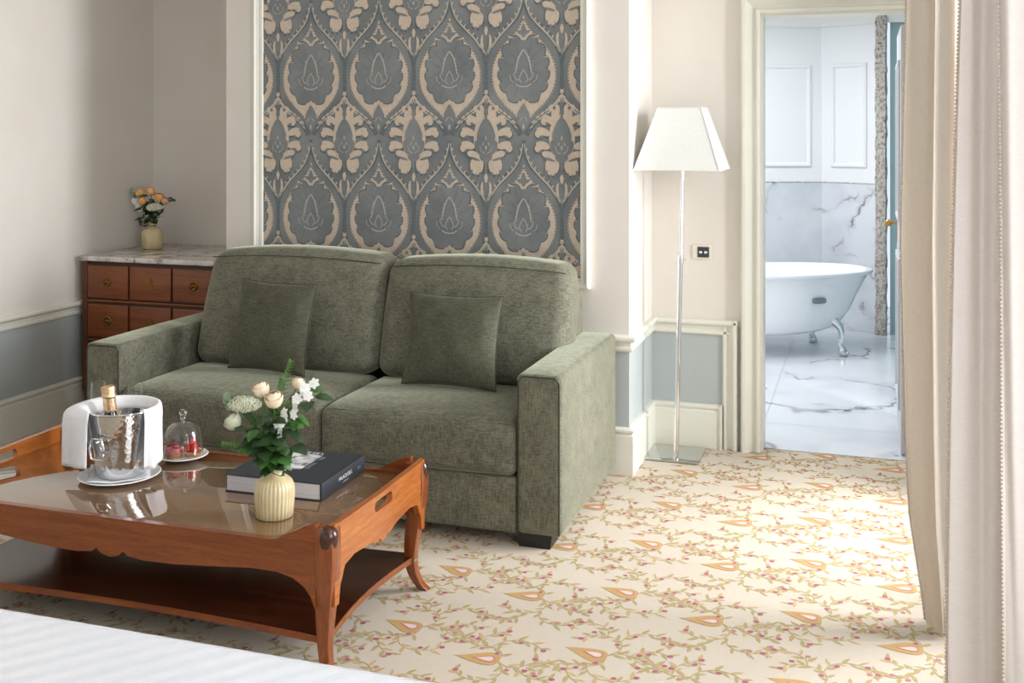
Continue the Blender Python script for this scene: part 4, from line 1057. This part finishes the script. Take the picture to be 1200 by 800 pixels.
def filler(kind, neck, tip, label, grp, seed, mt=None):
    N0 = Vector(neck); b = Vector(tip)-N0; rr = random.Random(seed)
    names = {'eucalyptus': 'eucalyptus_sprig', 'fern': 'fern_frond', 'stock': 'stock_flower', 'statice': 'floret_cluster', 'leafy': 'leafy_stem'}
    t = thing(names[kind], label, 'flower' if kind in ('stock', 'statice') else 'foliage', neck, 0, grp)
    P = stempath((0, 0, -.06), b, .35 if kind != 'stock' else .2); w = MB(); w.tube(P, [.0022-.0012*i/(len(P)-1) for i in range(len(P))], 6); w.build('stem', 'stem', t)
    if kind == 'eucalyptus':
        for k in range(7):
            p = P[len(P)-1-k] if k < len(P) else P[3]; an = k*2.4
            w = MB(); leafmesh(w, p, (b.normalized().x*.5+.7*math.cos(an), .7*math.sin(an), .45+.3*math.sin(an)), (0, -1, .2), .030, .026, .1, 'round'); w.build('leaf', 'euca', t, 60)
    elif kind == 'fern':
        w = MB(); P2 = smoothpath(P, 2)
        for i in range(len(P2)//4, len(P2)):
            f = i/len(P2); d = (P2[min(i+1, len(P2)-1)]-P2[i-1]).normalized(); s_ = d.cross(Vector((0, -1, .3))).normalized()
            for q_ in (-1, 1): leafmesh(w, P2[i], d*.75+s_*q_*.9, (0, -.6, 1), .030*(1.15-f)+.006, .0048, .1)
        w.build('leaflets', mt or 'fern', t, 60)
    elif kind == 'stock':
        for k in range(13):
            f = .42+.58*k/12; p = P[min(len(P)-1, int(f*(len(P)-1)))]+Vector((rr.uniform(-.022, .022), rr.uniform(-.02, .012), rr.uniform(-.012, .012)))
            w = MB(); ax = Vector((rr.uniform(-.6, .6), -.9, rr.uniform(-.1, .7))).normalized()
            s_ = ax.orthogonal().normalized(); u_ = ax.cross(s_)
            for m_ in range(6):
                a = m_*PI/3; leafmesh(w, p, s_*math.cos(a)+u_*math.sin(a)+ax*.35, ax, .017, .0115, .35, 'round')
            i0 = len(w.v); w.lathe([(.001, -.003), (.0035, 0), (.001, .003)], 8); w.xf(i0, Matrix.Translation(p+ax*.004))
            w.build('bloom', 'whitepetal', t, 60)
        w = MB(); leafmesh(w, P[-1], (.2, -.1, 1), (0, -1, 0), .03, .012, .1); w.build('leaf', 'leaf', t, 60)
        w = MB(); leafmesh(w, P[len(P)//2], (.8, -.3, .3), (0, 0, 1), .05, .018, .2); w.build('leaf', 'leaf', t, 60)
    elif kind == 'statice':
        w = MB(); ax = Vector((0, -.5, .8)).normalized(); R_ = .043
        for k in range(210):
            g = (k+.5)/210; ph = math.acos(1-1.1*g); th = 2.39996*k
            n_ = Vector((math.sin(ph)*math.cos(th), math.sin(ph)*math.sin(th), math.cos(ph))); n_ = Vector((0, 0, 1)).rotation_difference(ax) @ n_
            p = b+Vector((n_.x*R_*1.22, n_.y*R_*.8, n_.z*R_*.58))*rr.uniform(.86, 1.04); i0 = len(w.v); w.lathe([(.001, -.003), (.0040, -.0008), (.0034, .002), (.0008, .0032)], 6); w.xf(i0, Matrix.Translation(p) @ Vector((0, 0, 1)).rotation_difference(n_).to_matrix().to_4x4())
        w.build('florets', mt or 'statice', t, 60)
        w = MB(); leafmesh(w, b-ax*.03, (.6, -.5, -.2), (0, 0, 1), .05, .03, .2); w.build('leaf', 'leafdark', t, 60)
    else:
        for k in range(8):
            p = P[min(len(P)-1, 3+int(k*(len(P)-4)/7))]; an = k*2.3+seed
            w = MB(); leafmesh(w, p, (.9*math.cos(an), -.45+.6*math.sin(an), .25*math.sin(an*1.7)), (0, -.4, 1), rr.uniform(.045, .062), rr.uniform(.034, .046), .25); w.build('leaf', mt or rr.choice(['leaf', 'leafdark']), t, 60)
V1 = (-1.703, 2.897, ZT); vase(V1, 'ribbed cream vase with white and peach flowers on the coffee table')
nk = (V1[0], V1[1], ZT+.166); G1 = 'flowers in the coffee table vase'
def at(dx, dz, dy=0): return (V1[0]+dx, V1[1]+dy, dz)
rose(0, nk, at(.018, .752, -.035), .027, 'rosepeach', 'peach rose facing front, at the middle of the coffee table bouquet', G1, 1)
rose(0, nk, at(-.048, .770, 0), .025, 'rosepeach', 'peach rose with two small buds, left of the middle rose in the coffee table bouquet', G1, 2)
rose(0, nk, at(.052, .785, .05), .019, 'rosepeach', 'small peach rosebud at the back of the coffee table bouquet', G1, 3, 1)
rose(0, nk, at(-.135, .712, .0), .018, 'rosepink', 'small pinkish rosebud at the left edge of the coffee table bouquet', G1, 4, 1)
filler('statice', nk, at(-.090, .722, -.02), 'large pale green floret cluster at the left of the coffee table bouquet', G1, 5)
rose(0, nk, at(-.128, .672, -.03), .026, 'statice', 'pale green ruffled bloom low on the left of the coffee table bouquet', G1, 6, 1)
filler('stock', nk, at(.128, .800, -.01), 'white stock flower spike at the right of the coffee table bouquet', G1, 7)
filler('fern', nk, at(.045, .855, .02), 'upright bright green fern tip at the top of the coffee table bouquet', G1, 8)
filler('fern', nk, at(-.005, .790, .05), 'short fern frond between the roses of the coffee table bouquet', G1, 9, 'leaf')
filler('fern', nk, at(-.160, .600, -.03), 'drooping feathery fern frond at lower left of the coffee table bouquet', G1, 10)
filler('eucalyptus', nk, at(-.175, .725, .0), 'pale eucalyptus sprig reaching left from the coffee table bouquet', G1, 11)
for i, (dx, dz, dy, lb) in enumerate(((-.03, .66, -.05, 'dark leafy stem at the front left of the coffee table bouquet'), (.04, .64, -.06, 'leafy stem hanging over the vase front in the coffee table bouquet'), (-.06, .70, .02, 'leafy stem under the floret cluster in the coffee table bouquet'), (.065, .69, .02, 'leafy stem beside the white stock in the coffee table bouquet'), (.01, .70, -.03, 'dark leafy stem below the middle rose in the coffee table bouquet'), (.150, .775, .03, 'thin leafy stem at the far right of the coffee table bouquet'), (-.085, .655, -.02, 'dark leafy stem above the ruffled bloom in the coffee table bouquet'), (.0, .60, -.055, 'short leafy stem just over the vase neck in the coffee table bouquet'), (.075, .615, -.02, 'leafy stem low on the right of the coffee table bouquet'), (.03, .735, .03, 'leafy stem behind the middle rose in the coffee table bouquet'), (-.06, .605, -.03, 'dark leafy stem low on the left of the coffee table bouquet'))):
    filler('leafy', nk, at(dx, dz, dy), lb, G1, 20+i)
V2 = (-3.906, 5.29, .8805); vase(V2, 'ribbed cream vase with apricot flowers on the marble top')
nk2 = (V2[0], V2[1], V2[2]+.166); G2 = 'flowers in the vase on the chest of drawers'
def a2(dx, dz, dy=0): return (V2[0]+dx, V2[1]+dy, dz)
rose(0, nk2, a2(-.088, 1.200), .026, 'roseorange', 'apricot rose at the upper left of the corner bouquet', G2, 31, 1)
rose(0, nk2, a2(-.012, 1.212), .027, 'roseorange', 'apricot rose at the top of the corner bouquet', G2, 32, 1)
rose(0, nk2, a2(-.036, 1.158, -.05), .024, 'roseorange', 'apricot rose low in front of the corner bouquet', G2, 33, 2)
rose(0, nk2, a2(.058, 1.180, -.02), .026, 'roseorange', 'apricot rose at the right of the corner bouquet', G2, 34, 1)
rose(0, nk2, a2(.092, 1.158, -.01), .022, 'rosepink', 'pink rose at the far right of the corner bouquet', G2, 35, 1)
filler('statice', nk2, a2(.045, 1.118, -.04), 'pale green floret cluster at lower right of the corner bouquet', G2, 36)
filler('stock', nk2, a2(-.125, 1.165), 'white stock flower at the left of the corner bouquet', G2, 37)
filler('eucalyptus', nk2, a2(-.150, 1.205), 'eucalyptus sprig reaching left from the corner bouquet', G2, 38)
for i, (dx, dz, dy, lb) in enumerate(((-.06, 1.12, -.04, 'dark leafy stem at the left front of the corner bouquet'), (.0, 1.14, -.03, 'dark leafy stem in the middle of the corner bouquet'), (-.075, 1.06, -.03, 'leafy stem hanging low at the left of the corner bouquet'), (.12, 1.17, .02, 'thin dark leafy stem at the right edge of the corner bouquet'), (-.03, 1.18, .0, 'dark leafy stem between the top roses of the corner bouquet'))):
    filler('leafy', nk2, a2(dx, dz, dy), lb, G2, 40+i, 'leafdark')

# ------------------------------------------------------------------ floor lamp
LO = (-.872, 5.195, 0)
lp = thing('floor_lamp', 'chrome floor lamp with ivory square tapered shade beside the doorway', 'floor lamp', LO)
lm = lambda: MB(LO)
w = lm(); w.rbox((-1.000, 5.066, .003), (-.742, 5.322, .014), .002, 1, 1); w.build('base_plate', 'mirror', lp, 30)
P0 = Vector((-.853, 5.100, .013)); P1 = Vector((-.822, 5.100, 1.40)); d = (P1-P0)
at_ = lambda z: P0+d*((z-P0.z)/d.z)
w = lm(); w.tube([at_(.013), at_(.955)], .0125, 16); w.build('lower_pole', 'chrome', lp)
w = lm(); w.tube([at_(.95), at_(1.48)], .0085, 14); w.build('upper_rod', 'chrome', lp)
w = lm(); w.tube([at_(.930), at_(.972)], .016, 16); w.tube([at_(.95), at_(.95)+Vector((.026, -.004, 0))], .005, 8); w.build('height_collar', 'chrome', lp)
w = lm(); c = Vector((-.820, 5.098)); h0, h1, za, zb = .194, .100, 1.378, 1.662
sq = lambda h, z: [(c.x-h, c.y-h, z), (c.x+h, c.y-h, z), (c.x+h, c.y+h, z), (c.x-h, c.y+h, z)]
vs = sq(h0, za)+sq(h1, zb)+sq(h0-.004, za)+sq(h1-.004, zb); fs = []
for k in range(4):
    j = (k+1) % 4; fs += [(k, j, 4+j, 4+k), (8+k, 12+k, 12+j, 8+j), (k, 8+k, 8+j, j), (4+k, 4+j, 12+j, 12+k)]
w.add(vs, fs); shd = w.build('lamp_shade', 'shade', lp, 20)
w = lm()
for h, z in ((h0, za), (h1, zb)): w.tube(sq(h+.0005, z), .003, 6, closed=True)
for k in range(4): w.tube([sq(h0+.0004, za)[k], sq(h1+.0004, zb)[k]], .002, 6)
w.build('shade_binding', 'shade', shd)
w = lm(); 
for q_ in (1, -1): w.tube([(c.x-(h1-.002)*q_, c.y, zb-.03), (c.x, c.y, zb-.04)], .003, 6)
w.tube([(c.x, c.y, zb-.04), at_(1.46)], .006, 8); w.build('shade_carrier', 'chrome', lp)

# switch plate
sw = thing('wall_socket', 'anthracite double outlet in ivory frame on the wall right of lamp', 'socket', (-.7705, YN, .9600))
w = MB(); w.rbox((-.047, -.008, -.036), (.047, -.0005, .036), .006, 3, 3); 
o = w.build('cover_plate', 'socketframe', sw)
w = MB(); w.rbox((-.020, -.012, -.026), (.036, -.006, .026), .002, 1, 1); o = w.build('insert', 'darkgrey', sw)
for x in (-.004, .020):
    w = MB(); w.lathe([(.001, 0), (.0085, 0), (.0085, .003), (.006, .006), (.001, .007)], 16); w.xf(0, Matrix.Translation((x, -.012, 0)) @ Matrix.Rotation(PI/2, 4, 'X')); w.build('socket', 'chrome', o)

# ------------------------------------------------------------------ curtains
def interp(tab, z):
    for (z0_, v0), (z1_, v1) in zip(tab, tab[1:]):
        if z <= z1_: return v0+(v1-v0)*max(0, (z-z0_)/(z1_-z0_))
    return tab[-1][1]
def curtain(name, label, mt, plan, ztop, zbot, edge=None, wob=.004, trim=None, seed=0):
    base = Vector((plan[0][0], plan[0][1], 0)); t = thing(name, label, 'curtain', (base.x, base.y, 0), 0, 'curtains at the right-hand windows')
    P = [(p[0], p[1]) for p in smoothpath([(a, b, 0) for a, b in plan], 7)]; NZ = 36; vs = []; fs = []; n = len(P)
    def pt(i, z):
        x, y = P[i]; f = i/(n-1)
        if edge: x += interp(edge, z)*(1-f)**1.5
        k = (ztop-z)/(ztop-zbot)
        x += wob*math.sin(z*2.1+i*.35+seed)*(.3+k); y += wob*1.5*math.sin(z*1.7+i*.5+seed*2)*(.3+k)
        return (x-base.x, y-base.y, z)
    for i in range(n):
        for j in range(NZ+1): vs.append(pt(i, zbot+(ztop-zbot)*j/NZ))
    for i in range(n-1):
        for j in range(NZ): a = i*(NZ+1)+j; fs.append((a, a+NZ+1, a+NZ+2, a+1))
    w = MB(); w.add(vs, fs); w.build('drape', mt, t, 75)
    w = MB(); w.tube([pt(0, zbot+(ztop-zbot)*j/60) for j in range(61)], .0028, 6); 
    if trim:
        m_ = int((ztop-zbot)/.0085)
        for j in range(m_):
            z = zbot+(j+.5)*(ztop-zbot)/m_; p = Vector(pt(0, z))+Vector((-.0028, -.0015, 0)); i0 = len(w.v); w.lathe([(.0006, -.0030), (.0027, -.0015), (.0027, .0015), (.0006, .0030)], 6, tuple(p))
    w.build('edge_trim', 'trimcord', t, 60)
    return t
curtain('curtain', 'beige curtain hanging beside the bathroom doorway', 'curtfar',
        [(.105, 3.630), (.125, 3.600), (.165, 3.585), (.187, 3.560), (.192, 3.552), (.205, 3.575), (.245, 3.640), (.262, 3.70), (.285, 3.66), (.32, 3.60), (.345, 3.68), (.375, 3.62)], 2.70, .022,
        [(0, .070), (.08, .062), (.35, .022), (.62, .010), (1.2, .0), (1.95, .017), (2.7, .03)], .003, True, 1)
curtain('curtain', 'pale rose curtain with corded edge, in front of the beige curtain', 'curtnear',
        [(.171, 2.60), (.195, 2.585), (.232, 2.60), (.262, 2.575), (.30, 2.62), (.325, 2.69), (.35, 2.63), (.385, 2.66)], 2.70, .015,
        [(0, -.006), (.5, .0), (1.55, .022), (1.95, .032), (2.7, .046)], .004, True, 2)
curtain('curtain', 'pale rose curtain at the right edge, nearest of the three', 'curtnear',
        [(.242, 2.36), (.262, 2.335), (.30, 2.35), (.335, 2.32), (.365, 2.37), (.39, 2.33)], 2.70, .015,
        [(0, .030), (.9, .014), (2.7, .006)], .005, True, 5)

# ------------------------------------------------------------------ bed
BO = (-1.70, .70, 0)
bd_ = thing('bed', 'white bed with striped satin cover in the foreground', 'bed', BO)
w = MB(BO); w.rbox((-2.85, -.40, .12), (-.31, 1.72, .36), .03, 3, 4); w.build('bed_base', 'linen', bd_, 50)
w = MB(BO); w.rbox((-2.88, -.42, .30), (-.28, 1.766, .608), .06, 6, 14, (.0, .012, .010)); w.build('bed_cover', 'satin', bd_, 60)['label'] = 'white satin striped bed cover'
for (x, y) in ((-2.75, -.3), (-2.75, 1.6), (-.42, -.3), (-.42, 1.6)):
    w = MB(BO); w.lathe([(.02, 0), (.03, .12)], 12, (x, y, 0)); w.build('leg', 'black', bd_)
